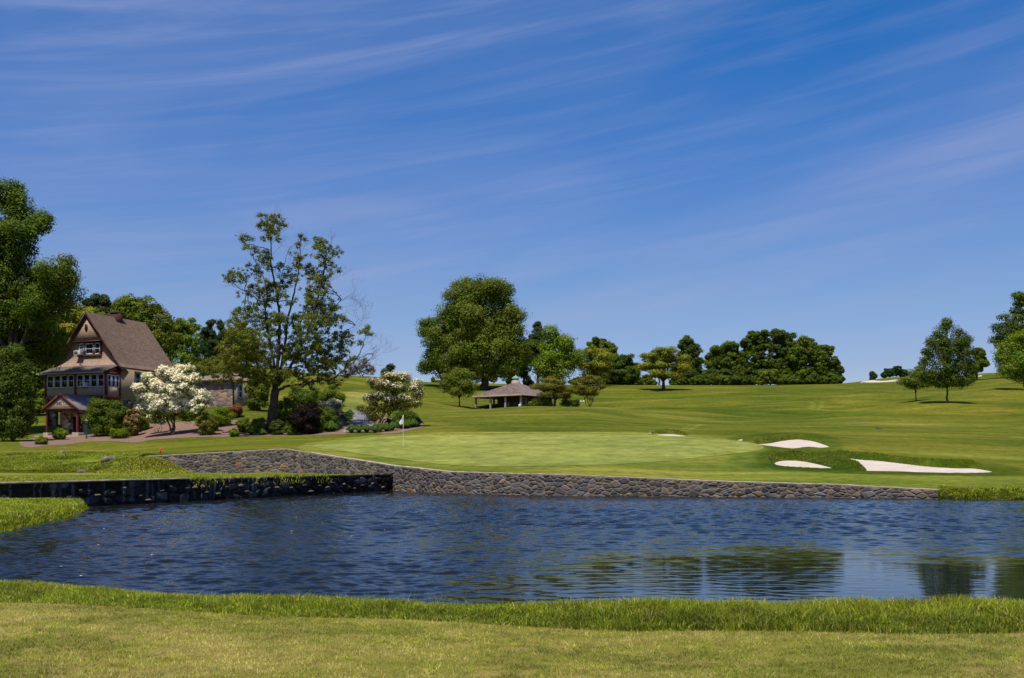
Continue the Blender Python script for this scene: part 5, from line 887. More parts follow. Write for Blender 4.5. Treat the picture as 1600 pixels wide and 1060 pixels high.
# ------------------------------------------------------------------ the tall open tree
def tall_tree():
    rg = np.random.default_rng(77); D = 90.0; s = D / F
    gz = float(height(np.array([(421 - 800) * s]), np.array([D]))[0]); B = P(421, 680, D); B[2] = gz - .05
    root = empty('tall_open_tree', B); tag(root, 'tall half bare open tree with a leaning trunk in the planting bed', 'tree')
    limbs = []
    def L(pts, r0, r1, dend=0.0):
        p = np.array([P(u, v, D) for u, v in pts]); n = len(p); t = np.linspace(0, 1, n); r0 *= .74 if r0 < .4 else .9
        p[:, 1] += dend * t ** 1.2; sc = p[:, 1] / D; p[:, 0] = np.array([(u - 800) / F for u, _ in pts]) * p[:, 1]; p[:, 2] = CZ - (np.array([v for _, v in pts]) - HV) / F * p[:, 1]
        tt = np.linspace(0, 1, (n - 1) * 4 + 1); q = np.stack([np.interp(tt, t, p[:, i]) for i in range(3)], 1)
        for _ in range(2): q[1:-1] = (q[:-2] + 2 * q[1:-1] + q[2:]) / 4
        q[1:-1] += rg.normal(0, .03, (len(q) - 2, 3)); limbs.append((q, np.linspace(r0, r1, len(q)))); return q
    L([(421, 682), (423, 668), (426, 645), (428, 628), (432, 607)], .50, .37, 0)
    L([(431, 612), (434, 580), (435, 549), (438, 499), (433, 463), (426, 427), (423, 392), (423, 352)], .26, .03, -.6)
    L([(430, 612), (424, 592), (407, 584), (388, 591), (362, 585), (340, 575), (322, 585)], .16, .02, -3.0)
    L([(432, 600), (428, 560), (416, 510), (416, 481), (398, 463), (377, 453), (360, 441)], .17, .02, 1.8)
    L([(416, 481), (418, 455), (408, 425), (395, 400), (384, 380), (373, 378)], .08, .015, 2.2)
    L([(434, 600), (441, 571), (446, 535), (448, 506), (459, 463), (465, 435), (468, 405), (470, 374)], .2, .02, 2.5)
    L([(435, 603), (448, 585), (463, 557), (481, 521), (495, 471), (506, 427), (511, 400), (507, 380)], .22, .02, -2.0)
    L([(481, 521), (498, 500), (515, 490), (531, 470), (545, 462)], .09, .012, -3.4)
    L([(463, 557), (490, 545), (515, 530), (535, 522), (555, 508)], .1, .012, 3.2)
    L([(434, 610), (444, 605), (458, 603), (472, 601), (500, 594), (518, 593), (526, 588), (538, 577), (556, 564), (568, 540), (574, 518)], .2, .02, -3.0)
    L([(526, 588), (545, 585), (560, 578), (580, 560), (590, 545)], .06, .01, -3.4)
    L([(428, 575), (410, 555), (395, 540), (380, 535), (362, 548)], .1, .015, -2.6)
    L([(442, 571), (460, 540), (470, 505), (486, 460), (498, 430)], .12, .015, 3.4)
    L([(433, 470), (440, 430), (448, 400), (455, 385)], .05, .01, 1.0)
    L([(436, 590), (455, 575), (480, 570), (505, 562), (528, 560)], .1, .012, 1.8)
    LP = np.concatenate([l[0] for l in limbs]); LR = np.concatenate([l[1] for l in limbs]); tb = MB()
    for q, r in limbs: tb.tube(q - B, r, 7)
    bl = [(415, 345, 10), (430, 350, 12), (425, 362, 12), (443, 350, 5), (377, 376, 6), (388, 372, 5), (385, 382, 5), (400, 393, 6), (411, 402, 7), (420, 412, 9), (437, 415, 5), (365, 430, 10), (357, 438, 7), (398, 420, 8), (403, 429, 6), (385, 434, 7), (391, 455, 7), (415, 445, 10), (408, 457, 8), (470, 370, 4), (468, 384, 3), (466, 400, 5), (463, 411, 7), (458, 421, 7), (452, 431, 7), (445, 441, 9), (460, 438, 6), (500, 376, 8), (505, 386, 9), (498, 394, 8), (523, 393, 6), (528, 398, 5), (510, 404, 8), (520, 411, 5), (503, 416, 6), (518, 422, 5), (532, 422, 3), (480, 421, 8), (490, 433, 10), (505, 434, 8), (495, 448, 11), (512, 450, 6), (485, 461, 9), (500, 470, 12), (520, 480, 10), (500, 490, 14), (480, 481, 8), (455, 470, 6), (440, 461, 7), (430, 450, 8), (420, 471, 9), (400, 486, 12), (380, 491, 11), (365, 501, 10), (400, 506, 14), (420, 501, 11), (440, 501, 8), (460, 501, 8), (480, 506, 11), (510, 511, 13), (530, 501, 8), (541, 497, 4), (390, 526, 15), (375, 531, 13), (410, 536, 13), (430, 541, 8), (360, 556, 12), (380, 561, 15), (400, 561, 13), (355, 576, 10), (375, 586, 11), (400, 586, 11), (350, 590, 7), (460, 536, 11), (485, 531, 13), (505, 536, 15), (525, 531, 10), (538, 521, 6), (470, 561, 10), (495, 561, 15), (520, 556, 13), (540, 541, 8), (450, 586, 11), (475, 586, 12), (500, 586, 13), (520, 596, 8), (525, 604, 6), (480, 601, 8), (460, 606, 6), (545, 556, 5), (568, 516, 6), (576, 521, 4), (562, 536, 4), (555, 561, 3), (541, 576, 5), (540, 591, 4), (420, 601, 7), (400, 601, 7), (335, 586, 9), (316, 580, 7), (345, 571, 9), (330, 573, 6), (300, 580, 4), (372, 545, 14), (395, 548, 14), (415, 560, 14), (425, 520, 9), (445, 552, 10), (365, 520, 10), (350, 540, 9), (418, 585, 12), (440, 520, 8), (455, 555, 9), (515, 575, 12), (535, 565, 9), (482, 548, 12), (545, 530, 7), (470, 520, 9), (475, 495, 8), (512, 498, 10), (385, 572, 14), (365, 572, 12), (430, 500, 8)]
    C, Rr, TW = [], [], []
    for u, v, r in bl:
        p0 = P(u, v, D); nb = LP[np.argmin(np.hypot(LP[:, 0] - p0[0], LP[:, 2] - p0[2]) - LR * 2)]
        dep = nb[1] + rg.normal(0, 1.6); c = P(u, v, dep); m = max(4, int(r * r / 4.2)); cc = c + np.clip(rg.normal(0, 1, (m, 3)), -1.4, 1.4) * r * s * np.array([.84, .9, .74])
        C.append(cc); Rr.append(rg.uniform(.11, .32, m)); st = LP[np.argmin(np.linalg.norm(LP - c, axis=1))]
        l = limb(rg, st, c, 5, .05); tb.tube(l - B, np.linspace(.045, .02, 5), 4, cap=False)
        for q in cc[:6]: tb.tube(limb(rg, l[rg.integers(1, 5)], q, 3, .02) - B, np.linspace(.02, .009, 3), 3, cap=False)
    k = rg.choice(len(LP), 420); ex = LP[k] + rg.normal(0, .55, (420, 3)); ev = HV + (CZ - ex[:, 2]) / ex[:, 1] * F; okk = (ev < 592) & (ev > 395) & (ex[:, 0] / ex[:, 1] * F + 800 < 540) & (rg.uniform(size=420) < .35 + .65 * (ev > 450)); C.append(ex[okk]); Rr.append(rg.uniform(.10, .28, okk.sum()))
    C = np.concatenate(C); Rr = np.concatenate(Rr)
    ol = rg.uniform(size=len(C)); cols = np.array((0.13, 0.16, 0.018))
    V, f, c = leaves_at(rg, C, Rr * 1.2, 40, .13, cols, .3, B + np.array([0, 0, 10]), .4, .8, .1, .6)
    yl = np.clip((P(0, 520, D)[2] - V[:, 2]) / 5, 0, 1)[:, None] * (V[:, :1] < P(430, 0, D)[0]); c = c * (1 - .5 * yl) + np.array((.2, .2, .03)) * .5 * yl
    link('crown', mesh_np('crown', V - B, [f], c), M['leaf'], root); tb.build('trunk', M['bark'], root)
    # bare twigs, right side and top
    tw = MB(); dead = []
    def grow(p, d, L_, r, lev):
        n = 4; pts = [p]; 
        for i in range(n): d = d + rg.normal(0, .16, 3) + np.array([0, 0, .05]); d /= np.linalg.norm(d); pts.append(pts[-1] + d * L_ / n)
        pts = np.array(pts); tw.tube(pts - B, np.linspace(r, r * .5, n + 1), 3, cap=False)
        if lev > 0:
            for k in range(rg.integers(3, 5)): nd = d + rg.normal(0, .5, 3); nd /= np.linalg.norm(nd); grow(pts[rg.integers(1, n + 1)], nd, L_ * .68, r * .6, lev - 1)
    for u, v, du, dv, L_ in [(423, 370, .35, 1, 1.5), (420, 380, -.5, 1, 1.5), (430, 385, .8, .8, 1.6), (425, 400, .6, .8, 1.5), (400, 400, -.5, .9, 1.5), (385, 385, -.3, 1, 1.1), (436, 420, .5, .9, 1.4), (470, 385, .5, 1, 1.5), (469, 392, -.5, 1, 1.3), (468, 400, .9, .7, 1.4), (466, 410, -.6, .7, 1.1), (465, 425, .7, .8, 1.2), (452, 400, .3, 1, 1.2), (368, 445, -.8, -.1, 1.0), (380, 452, -.7, .6, 1.1), (365, 440, -.5, .9, .9), (515, 440, .9, .4, 1.3), (520, 460, 1, .3, 1.7), (531, 470, 1, .2, 1.8), (540, 463, 1, .5, 1.4), (525, 480, 1, -.1, 1.9), (535, 500, 1, .2, 1.7), (545, 510, 1, .0, 1.5), (520, 500, 1, -.3, 1.6), (550, 508, .9, .5, 1.4), (540, 540, 1, .2, 1.6), (560, 560, 1, .3, 1.5), (568, 548, 1, .4, 1.4), (575, 565, 1, .2, 1.5), (582, 560, .9, .7, 1.3), (570, 575, 1, -.1, 1.4), (550, 583, 1, .1, 1.3), (512, 415, .7, .8, 1.1), (528, 525, 1, .1, 1.6), (505, 400, .5, .9, 1.0), (490, 450, .3, 1, 1.1), (440, 440, -.4, .9, 1.2), (415, 430, -.7, .6, 1.1)]:
        p0 = P(u, v, D); st = LP[np.argmin(np.hypot(LP[:, 0] - p0[0], LP[:, 2] - p0[2]))]; d = np.array([du, rg.normal(0, .35), dv]); d /= np.linalg.norm(d); grow(st, d, L_ * 1.0, .013, 3)
    tw.build('bare_twigs', M['twig'], root)
tall_tree()
# ------------------------------------------------------------------ buildings
def win(root, x0, x1, z0, z1, y, axis='x', rows=(.5,), fr=.07, dep=.08, frame=None, name='window', sgn=-1, trim=None):
    """a sash window: frame with glass behind, as part + sub-part. axis 'x': in the x-z plane at y, facing sgn*y; 'y': in the y-z plane at x=y value"""
    b = MB(); g = MB()
    def bx(m, a0, a1, c0, c1, d0, d1):
        if axis == 'x': m.box(a0, a1, min(y + sgn * d0, y + sgn * d1), max(y + sgn * d0, y + sgn * d1), c0, c1)
        else: m.box(min(y + sgn * d0, y + sgn * d1), max(y + sgn * d0, y + sgn * d1), a0, a1, c0, c1)
    bx(b, x0, x0 + fr, z0, z1, .0, dep); bx(b, x1 - fr, x1, z0, z1, .0, dep); bx(b, x0 + fr, x1 - fr, z0, z0 + fr, .0, dep); bx(b, x0 + fr, x1 - fr, z1 - fr, z1, .0, dep)
    for q in rows: zc = z0 + (z1 - z0) * q; bx(b, x0 + fr, x1 - fr, zc - .025, zc + .025, .0, dep - .02)
    o = b.build(name, frame or M['white'], root); bx(g, x0 + fr, x1 - fr, z0 + fr, z1 - fr, .005, .02); g.build('pane', M['glass'], o)
    if trim:
        t = MB(); w = .09
        bx(t, x0 - w, x0, z0 - w, z1 + w, 0, dep * .7); bx(t, x1, x1 + w, z0 - w, z1 + w, 0, dep * .7); bx(t, x0, x1, z1, z1 + w, 0, dep * .7); bx(t, x0 - .02, x1 + .02, z0 - w, z0, 0, dep * 1.2); t.build('window_trim', trim, o)
    return o
def stonewall(root, name, p0, p1, z0, z1, seed, pal=PAL, palw=PALW, mortar=(0.21, .165, .115), cw=.36, ch=.25, thick=.3, holes=None):
    V, f, c = wall_mesh([p0, p1], [z1, z1], [z0, z0], thick, seed, pal, palw, mortar, cw, ch, .05, .04)
    return link(name, mesh_np(name, V, f, c), M['stone'], root)
def acunit(root, x0, x1, z0, z1, y0, y1):
    b = MB(); b.box(x0, x1, y0, y1, z0, z1); o = b.build('air_conditioner', M['white'], root, bevel=.015); g = MB(); g.box(x0 + .07, x0 + (x1 - x0) * .62, y0 - .006, y0 + .01, z0 + .08, z1 - .06); g.build('grille', M['grille'], o); return o
M['grille'] = plain('dark_grille', (.10, .10, .11), .6, .3, 20); M['stuccolit'] = M['stucco']
FP = np.array([(0.05, 0.04, 0.035), (0.10, 0.08, 0.065), (0.17, .13, .09), (0.025, 0.022, 0.02), (.26, .2, .13), (.32, .25, .17)]); FW = np.array([.15, .15, .2, .22, .16, .12])
def house():
    O = (-41.7, 107.0); G = float(height(np.array([O[0] - 3]), np.array([O[1]]))[0]) - .1
    h = empty('cottage', (O[0], O[1], 0), R(-20)); tag(h, 'tan steep gabled cottage with glazed porch and brown shingle roof', 'house')
    zf = 8.15   # floor beam
    # stone basement
    stonewall(h, 'foundation', (-8.2, 0), (0, 0), G - .4, zf, 21, FP, FW, (.25, .19, .13)); stonewall(h, 'foundation', (0.0, 0.0), (0.0, 8.4), G - .6, zf, 22, FP, FW, (.25, .19, .13))
    b = MB(); b.box(-8.2, -.32, .3, 8.4, G - .5, zf); b.build('basement', M['stucco'], h)
    # porch basement: posts, dark doors and lattice
    b = MB(); b.box(-4.0, -2.6, -.12, -.02, G, zf - .25); b.box(-2.3, -1.0, -.12, -.02, G, zf - .25); b.box(-6.6, -5.2, -.12, -.02, G, zf - .25); b.build('basement_door', M['darkrust'], h)
    for x, in ((-7.9,), (-4.15,), (-.12,)):
        b = MB(); b.box(x - .12, x + .12, -2.15, -1.9, G - .1, zf); b.build('post', M['rust'], h, bevel=.01)
    stonewall(h, 'porch_pier', (-8.15, -1.75), (-7.0, -1.75), G - .3, zf - .35, 23, FP, FW, (.25, .19, .13))
    # main stucco body
    b = MB(); b.box(-8.2, 0, 0.0, 8.4, zf, 11.7); b.build('wall', M['stucco'], h)
    # porch box
    b = MB(); b.box(-8.1, .02, -2.1, -.003, zf + .28, 9.28); b.build('porch_wall', M['stucco_porch'], h)
    b = MB(); b.box(-8.22, .1, -2.2, -.003, zf - .05, zf + .27); b.build('floor_beam', M['rust'], h)
    b = MB()
    for x in (-8.1, -4.05, -.02): b.box(x - .13, x + .13, -2.16, -1.96, zf + .28, 10.75)
    b.box(-.11, .11, -.2, -.01, zf + .28, 11.3); b.box(-8.1, .06, -2.13, -2.02, 10.68, 10.82); b.box(0.03, .09, -1.9, -.2, 10.62, 10.9); b.build('porch_post', M['rust'], h)
    b = MB(); b.box(-7.9, -.2, -1.6, -1.5, 9.2, 10.8); b.box(-.6, -.5, -1.5, -.1, 9.2, 10.8); b.build('porch_interior', M['dark'], h)
    xs = [(-7.9, -7.0), (-6.93, -6.03), (-5.96, -5.1), (-5.03, -4.22), (-3.86, -2.98), (-2.92, -2.1), (-2.03, -1.15), (-1.08, -.22)]
    for x0, x1 in xs: win(h, x0, x1, 9.3, 10.66, -2.04, rows=(.55,), fr=.09, dep=.1)
    for y0, y1 in ((-1.95, -1.4), (-1.34, -.8), (-.74, -.24)): win(h, y0, y1, 9.3, 10.6, -.02, 'y', rows=(.55,), fr=.08, dep=.09, sgn=1)
    acunit(h, -3.0, -2.35, 9.30, 9.78, -2.62, -2.05)
    b = MB(); b.tube([(-.16, -2.28, 10.75), (-.16, -2.25, G)], .05, 6); b.build('downspout', M['cream'], h)
    # porch roof
    zE, zT = 10.84, 11.82; V = [(-8.75, -2.75, zE), (.15, -2.75, zE), (.25, .0, zT + .1), (-8.35, .0, zT + .1)]; V2 = [(x, y, z - .12) for x, y, z in V]
    b = MB(); b.add(V + V2, [[(0, 1, 2, 3), (7, 6, 5, 4), (0, 4, 5, 1), (1, 5, 6, 2), (3, 7, 4, 0)]]); b.build('porch_roof', M['porch_roof'], h)
    b = MB(); b.box(-8.75, .15, -2.80, -2.755, zE - .15, zE - .015); b.build('gutter', M['cream'], h)
    b = MB(); b.prism([(-2.05, 10.85), (-.22, 10.85), (-.22, 11.55)], 'x', -.05, .02); b.build('porch_gable', M['darkrust'], h)
    # gable face: shingled, flared at the foot (bell cast), stepped planes
    cx = -4.1; zA = 17.25; hw = 4.25; zB = 11.72
    def half(z): return hw * (zA - z) / (zA - zB)
    n = 16; zz = np.linspace(zB, zA, n); V = []; 
    for z in zz:
        y = -.02 - .55 * max(0, (13.0 - z) / 1.3) ** 1.8 if z < 13.0 else -.02
        V += [(cx - half(z) + .02, y, z), (cx + half(z) - .02, y, z)]
    q = [(2 * i, 2 * i + 1, 2 * i + 3, 2 * i + 2) for i in range(n - 1)]; b = MB(); b.add(V, [q]); b.build('gable_wall', M['gable_shingle'], h)
    zb = 14.42; b = MB(); b.prism([(cx - half(zb), zb), (cx + half(zb), zb), (cx, zA)], 'y', -.44, .0); b.build('upper_gable', M['gable_shingle'], h)
    b = MB(); b.box(cx - half(zb) + .05, cx + half(zb) - .05, -.50, -.02, zb - .12, zb + .02); b.build('gable_band', M['darkrust'], h)
    e = MB(); an = np.linspace(0, 2 * np.pi, 17)[:-1]; e.prism([(cx - .05 + .2 * math.cos(a), 15.85 + .42 * math.sin(a)) for a in an], 'y', -.49, -.40); o = e.build('gable_vent', M['rust'], h)
    e = MB(); e.prism([(cx - .05 + .12 * math.cos(a), 15.9 + .3 * math.sin(a)) for a in an], 'y', -.51, -.45); e.build('vent_louvre', M['dark'], o)
    # triple window with red trim
    b = MB(); b.box(-5.6, -2.4, -.13, -.025, 12.80, 14.32); b.build('window_surround', M['rust'], h)
    win(h, -5.4, -4.66, 12.98, 14.2, -.135, rows=(.5, .75), fr=.08); win(h, -4.5, -3.42, 12.98, 14.2, -.135, fr=.1); win(h, -3.28, -2.56, 12.98, 14.2, -.135, fr=.08)
    b = MB(); b.box(-5.62, -2.38, -.26, -.13, 12.78, 12.93); b.build('sill', M['rust'], h)
    acunit(h, -5.62, -4.75, 12.95, 13.42, -.72, -.24)
    # main roof, bell cast eaves
    prof = [(0, zA + .28), (2.0, zA + .28 - 2.62), (3.6, zA + .28 - 4.68), (4.25, 11.95), (4.75, 11.48)]; y0, y1 = -.62, 8.75; b = MB()
    for sgn in (-1, 1):
        T = [(cx + sgn * x, z) for x, z in prof]; U = [(cx + sgn * x, z - .2) for x, z in prof]; k = len(prof)
        V = [(x, y, z) for y in (y0, y1) for x, z in T + U]; q = []
        for i in range(k - 1): a = (i, i + 1, 2 * k + i + 1, 2 * k + i); q.append(a if sgn < 0 else a[::-1]); c_ = (k + i, 2 * k + k + i, 2 * k + k + i + 1, k + i + 1); q.append(c_ if sgn < 0 else c_[::-1])
        q.append((k - 1, 2 * k - 1, 4 * k - 1, 3 * k - 1)); q += [(2 * k + i, 2 * k + i + 1, 3 * k + i + 1, 3 * k + i) for i in range(k - 1)]; b.add(V, [q])
    rf = b.build('roof', M['roof'], h)
    b = MB()
    for sgn in (-1, 1):
        for (xa, za), (xb, zb_) in zip(prof[:-1], prof[1:]):
            pr = [(cx + sgn * xa, za + .02), (cx + sgn * xb, zb_ + .02), (cx + sgn * xb, zb_ - .3), (cx + sgn * xa, za - .3)]; b.prism(pr, 'y', y0 - .06, y0 - .002)
    b.build('rake_board', M['darkrust'], h)
    c = MB(); c.box(-4.6, -3.65, 3.6, 4.5, 16.4, 17.95); ch = c.build('chimney', M['brick'], rf); c = MB(); c.box(-4.66, -3.59, 3.54, 4.56, 17.952, 18.12); c.box(-4.3, -4.0, 3.9, 4.2, 18.12, 18.27); c.build('chimney_cap', M['brick'], ch)
    # right side windows, back gable
    win(h, 2.25, 3.0, 9.55, 11.15, .003, 'y', sgn=1, fr=.08, trim=M['darkrust']); win(h, 4.8, 5.5, 9.9, 11.15, .003, 'y', sgn=1, fr=.08, trim=M['darkrust'])
    b = MB(); b.prism([(cx - hw, 11.5), (cx + hw, 11.5), (cx, zA)], 'y', 8.1, 8.38); b.build('back_gable', M['gable_shingle'], h)
    b = MB(); b.box(-.08, .06, 8.3, 8.5, zf, 11.5); b.build('corner_board', M['darkrust'], h)
M['dark'] = plain('dark_interior', (.012, .011, .01), .9, .2); M['stucco_porch'] = plain('porch_stucco', (.34, .26, .19), .95, .12, 5, .25, .1)
house()
def shelter():
    O = P(121, 683, 99.0); G = float(height(np.array([O[0]]), np.array([O[1]]))[0]); h = empty('entry_shelter', (O[0], O[1], G), R(-16)); tag(h, 'small gabled shelter on red posts before a stone room with a dark red door', 'shelter')
    w = 3.6
    for x, t in ((-w, .0), (0, 0)):
        b = MB(); b.box(x - .085, x + .085, -.085, .085, .32, 2.55); b.build('post', M['rust'], h, bevel=.01)
        b = MB(); b.box(x - .28 - (.0 if x else .2), x + .28, -.22, 1.6, -.3, .32); b.build('plinth', M['sill'], h, bevel=.02)
    b = MB(); b.box(-w - .1, .1, -.09, .09, 2.45, 2.62); b.box(-w - .09, -w + .09, .09, 3, 2.47, 2.6); b.box(-.09, .09, .09, 3, 2.47, 2.6); b.build('beam', M['rust'], h)
    cx = -w / 2; zE, zA, ov = 2.58, 4.18, .42; x0, x1 = -w - ov, ov
    b = MB(); b.prism([(x0 + .2, zE + .04), (x1 - .2, zE + .04), (cx, zA - .06)], 'y', -.22, -.14); b.build('gable_siding', M['siding'], h)
    b = MB()
    for sgn in (-1, 1):
        xe = cx + sgn * (w / 2 + ov); T = [(cx, zA), (xe, zE), (xe, zE - .1), (cx, zA - .12)]; b.prism(T if sgn > 0 else T[::-1], 'y', -.30, 4.3)
    b.build('roof', M['porch_roof2'], h)
    b = MB()
    for sgn in (-1, 1):
        xe = cx + sgn * (w / 2 + ov + .03); T = [(cx, zA + .03), (xe, zE + .02), (xe, zE - .22), (cx, zA - .24)]; b.prism(T if sgn > 0 else T[::-1], 'y', -.37, -.303)
    b.build('rake_board', M['rust'], h)
    xl, xr = -w + .55, .75; yb = 1.5; dx0, dx1 = -1.75, -.6
    stonewall(h, 'stone_wall', (xl, yb), (dx0, yb), -.3, 2.55, 31, FP, FW, (.27, .2, .13)); stonewall(h, 'stone_wall', (dx1, yb), (xr, yb), -.3, 2.55, 32, FP, FW, (.27, .2, .13)); stonewall(h, 'stone_wall', (dx0, yb), (dx1, yb), 1.95, 2.55, 33, FP, FW, (.27, .2, .13))
    stonewall(h, 'stone_wall', (xr, yb), (xr, 4.2), -.3, 2.55, 34, FP, FW, (.27, .2, .13)); b = MB(); b.box(xl, xr - .3, yb + .3, 4.2, -.3, 2.5); b.build('back_room', M['dark'], h)
    b = MB(); b.box(dx0 + .02, dx1 - .02, yb + .05, yb + .12, -.25, 1.93); b.box(dx0 + .02, dx0 + .12, yb - .03, yb + .05, -.25, 1.93); b.box(dx1 - .12, dx1 - .02, yb - .03, yb + .05, -.25, 1.93); d = b.build('door', M['darkrust'], h)
    b = MB(); b.box(dx1 - .25, dx1 - .2, yb - .02, yb + .05, .8, .95); b.build('handle', M['metal'], d)
    b = MB(); b.box(-w - .5, .6, -1.2, 1.5, -.32, -.02); b.build('doorstep', M['sill'], h)
def porchroof2():
    m, t, b_ = newmat('grey_felt_roof'); n = noise(t, objco(t), 3, 6, .7); t.links.new(ramp(t, n, [(.3, (.10, .09, .088)), (.7, (.18, .165, .16))]), b_.inputs['Base Color']); b_.inputs['Roughness'].default_value = .85; bump(t, b_, n, .3, .02); return m
M['porch_roof2'] = porchroof2(); shelter()
def outbuilding():
    D = 112.0; X = (363.5 - 800) / F * D; G = float(height(np.array([X]), np.array([D]))[0]); h = empty('stone_outbuilding', (X, D, 0), R(-20)); tag(h, 'low stone outbuilding with hipped brown roof behind the white dogwood', 'building')
    zT = CZ + (715 - 593.5) / F * D; W_, L_ = 4.9, 5.2
    OP = np.array([(.17, .12, .09), (.22, .17, .13), (.13, .11, .10), (.28, .22, .17), (.30, .16, .08), (.12, .10, .09)]); OW = np.array([.2, .2, .2, .15, .06, .15])
    stonewall(h, 'stone_wall', (-W_, 0), (0, 0), G - .5, zT, 41, OP, OW, (.26, .2, .16), .42, .27); b = MB(); b.box(-W_, -.012, .3, L_, G - .5, zT - .01); b.box(-.3, 0.0, .301, L_ - .01, G - .5, zT); b.build('wall', M['stucco'], h)
    b = MB(); o = .45; A = [(-W_ - o, -o, zT), (o, -o, zT), (o, L_ + o, zT), (-W_ - o, L_ + o, zT)]; ap = [(-W_ / 2 - .1, L_ / 2 - .1, zT + 1.45), (-W_ / 2 + .1, L_ / 2 + .1, zT + 1.45)]
    V = A + ap + [(x, y, z - .14) for x, y, z in A]; b.add(V, [[(0, 1, 4), (1, 2, 5), (1, 5, 4), (2, 3, 5), (3, 0, 4), (3, 4, 5)]], None); b.add(V, [[(0, 6, 7, 1), (1, 7, 8, 2), (2, 8, 9, 3), (3, 9, 6, 0), (6, 9, 8, 7)]]); b.build('roof', M['roof_light'], h)
    win(h, 1.0, 1.75, zT - 2.0, zT - .45, .003, 'y', sgn=1, fr=.08, trim=M['darkrust']); win(h, 3.9, 4.6, zT - 2.2, zT - .6, .003, 'y', sgn=1, fr=.08, trim=M['darkrust'])
M['roof_light'] = plain('brown_roof', (.20, .155, .13), .95, .2, 5, .4, .1); outbuilding()
def pavilion():
    h = empty('golf_pavilion', (1.34, 150.0, 0), R(-38)); tag(h, 'open wooden pavilion with shingled hip roof and green capped cupola', 'pavilion'); s_ = 8.76
    zE = 11.3; zA = 13.55; G = lambda x, y: float(height(np.array([1.34 + x * .788 + y * .616]), np.array([150 - x * .616 + y * .788]))[0]); c = (-s_ / 2, s_ / 2)
    for x, y in ((-s_, 0), (-s_ * .667, 0), (-s_ * .335, 0), (0, 0), (-s_, s_ * .5), (-s_, s_), (0, s_ * .5), (0, s_)):
        b = MB(); b.box(x - .13, x + .13, y - .13, y + .13, G(x, y) - .3, zE - .02); b.build('post', M['cream'], h, bevel=.015)
    o = .5; A = [(-s_ - o, -o, zE), (o, -o, zE), (o, s_ + o, zE), (-s_ - o, s_ + o, zE)]; ap = (c[0], c[1], zA + .1); A2 = [(x, y, z - .1) for x, y, z in A]
    b = MB(); b.add([A[0], A[1], ap, A[3], A[2]], [[(0, 1, 2), (2, 4, 3)]]); rf = b.build('roof', M['cedar'], h); b = MB(); b.add([A[1], A[2], ap, A[3], A[0]], [[(0, 1, 2), (3, 4, 2)]]); b.build('roof', M['cedar_side'], h)
    b = MB(); b.add(A2, [[(3, 2, 1, 0)]]); b.build('ceiling', M['cream'], h)
    b = MB()
    for (p, q) in ((A[0], A[1]), (A[1], A[2]), (A[2], A[3]), (A[3], A[0])):
        p, q = np.array(p), np.array(q); d = (q - p) / np.linalg.norm(q - p); nn = np.array([d[1], -d[0], 0]) * .04; b.add([p, q, q - (0, 0, .2), p - (0, 0, .2), p + nn, q + nn, q + nn - (0, 0, .2), p + nn - (0, 0, .2)], [[(4, 7, 6, 5), (0, 1, 2, 3), (0, 4, 5, 1), (2, 6, 7, 3)]])
    b.build('fascia', M['cream'], h)
    x0, x1, y0, y1 = -6.15, -.3, 2.0, 8.3; g = min(G(x0, y0), G(x1, y0)) - .5; b = MB(); b.box(x0, x1, y0, y1, g, zE - .12); b.build('room_wall', M['board'], h)
    b = MB(); b.box(x1 + .003, x1 + .03, y0 + .02, y1, g, zE - .13); b.build('room_wall', M['board_side'], h)
    g0 = zE - 2.35
    d = MB(); d.box(-1.42, -.42, y0 - .05, y0 - .003, g0, zE - .3); dr = d.build('door', M['cream'], h); d = MB()
    for i in range(2):
        for j in range(3): d.box(-1.24 + i * .33, -.96 + i * .33, y0 - .07, y0 - .045, zE - 1.45 + j * .33, zE - 1.17 + j * .33)
    d.build('door_pane', M['glass'], dr)
    win(h, -5.3, -4.5, zE - 1.1, zE - .35, y0 - .003, fr=.1, frame=M['board2'], rows=()); win(h, -3.7, -2.9, zE - 1.1, zE - .35, y0 - .003, fr=.1, frame=M['board2'], rows=())
    b = MB(); b.box(-4.15, -3.78, y0 - .06, y0 - .003, zE - 1.65, zE - 1.0); nb = b.build('notice', M['cream'], h); b = MB(); b.box(-4.07, -3.86, y0 - .075, y0 - .055, zE - 1.5, zE - 1.15); b.build('notice_face', M['sill'], nb)
    b = MB(); b.box(-2.65, -2.5, y0 - .05, y0 - .003, zE - 1.35, zE - 1.05); b.build('wall_switch', M['cream'], h)
    b = MB(); b.lathe((c[0], c[1], zA - .25), [(.72, 0), (.66, .45), (.46, .62), (.46, .9)], 8); cu = b.build('cupola', M['cream'], h); b = MB(); b.lathe((c[0], c[1], zA + .58), [(.62, 0), (.6, .12), (.4, .3), (.12, .4), (.03, .62)], 10); b.build('cupola_cap', M['copper'], cu)
    # ball washer / drinking fountain at the corner
    p = P(812, 637, 149.3); gz = float(height(p[0:1], p[1:2])[0]); w = empty('water_dispenser', (p[0], p[1], gz)); tag(w, 'white water dispenser on a stand by the pavilion corner post', 'dispenser'); b = MB(); b.lathe((0, 0, 0), [(.2, 0), (.18, .1), (.1, .2), (.1, .75), (.14, .8)], 10); b.build('stand', M['white'], w); b = MB(); b.lathe((0, 0, .8), [(.12, 0), (.18, .05), (.18, .36), (.12, .44), (.02, .46)], 12); b.build('tank', M['white'], w, smooth=True)
M['board2'] = plain('brown_frame', (.12, .07, .045), .8, .1); pavilion()
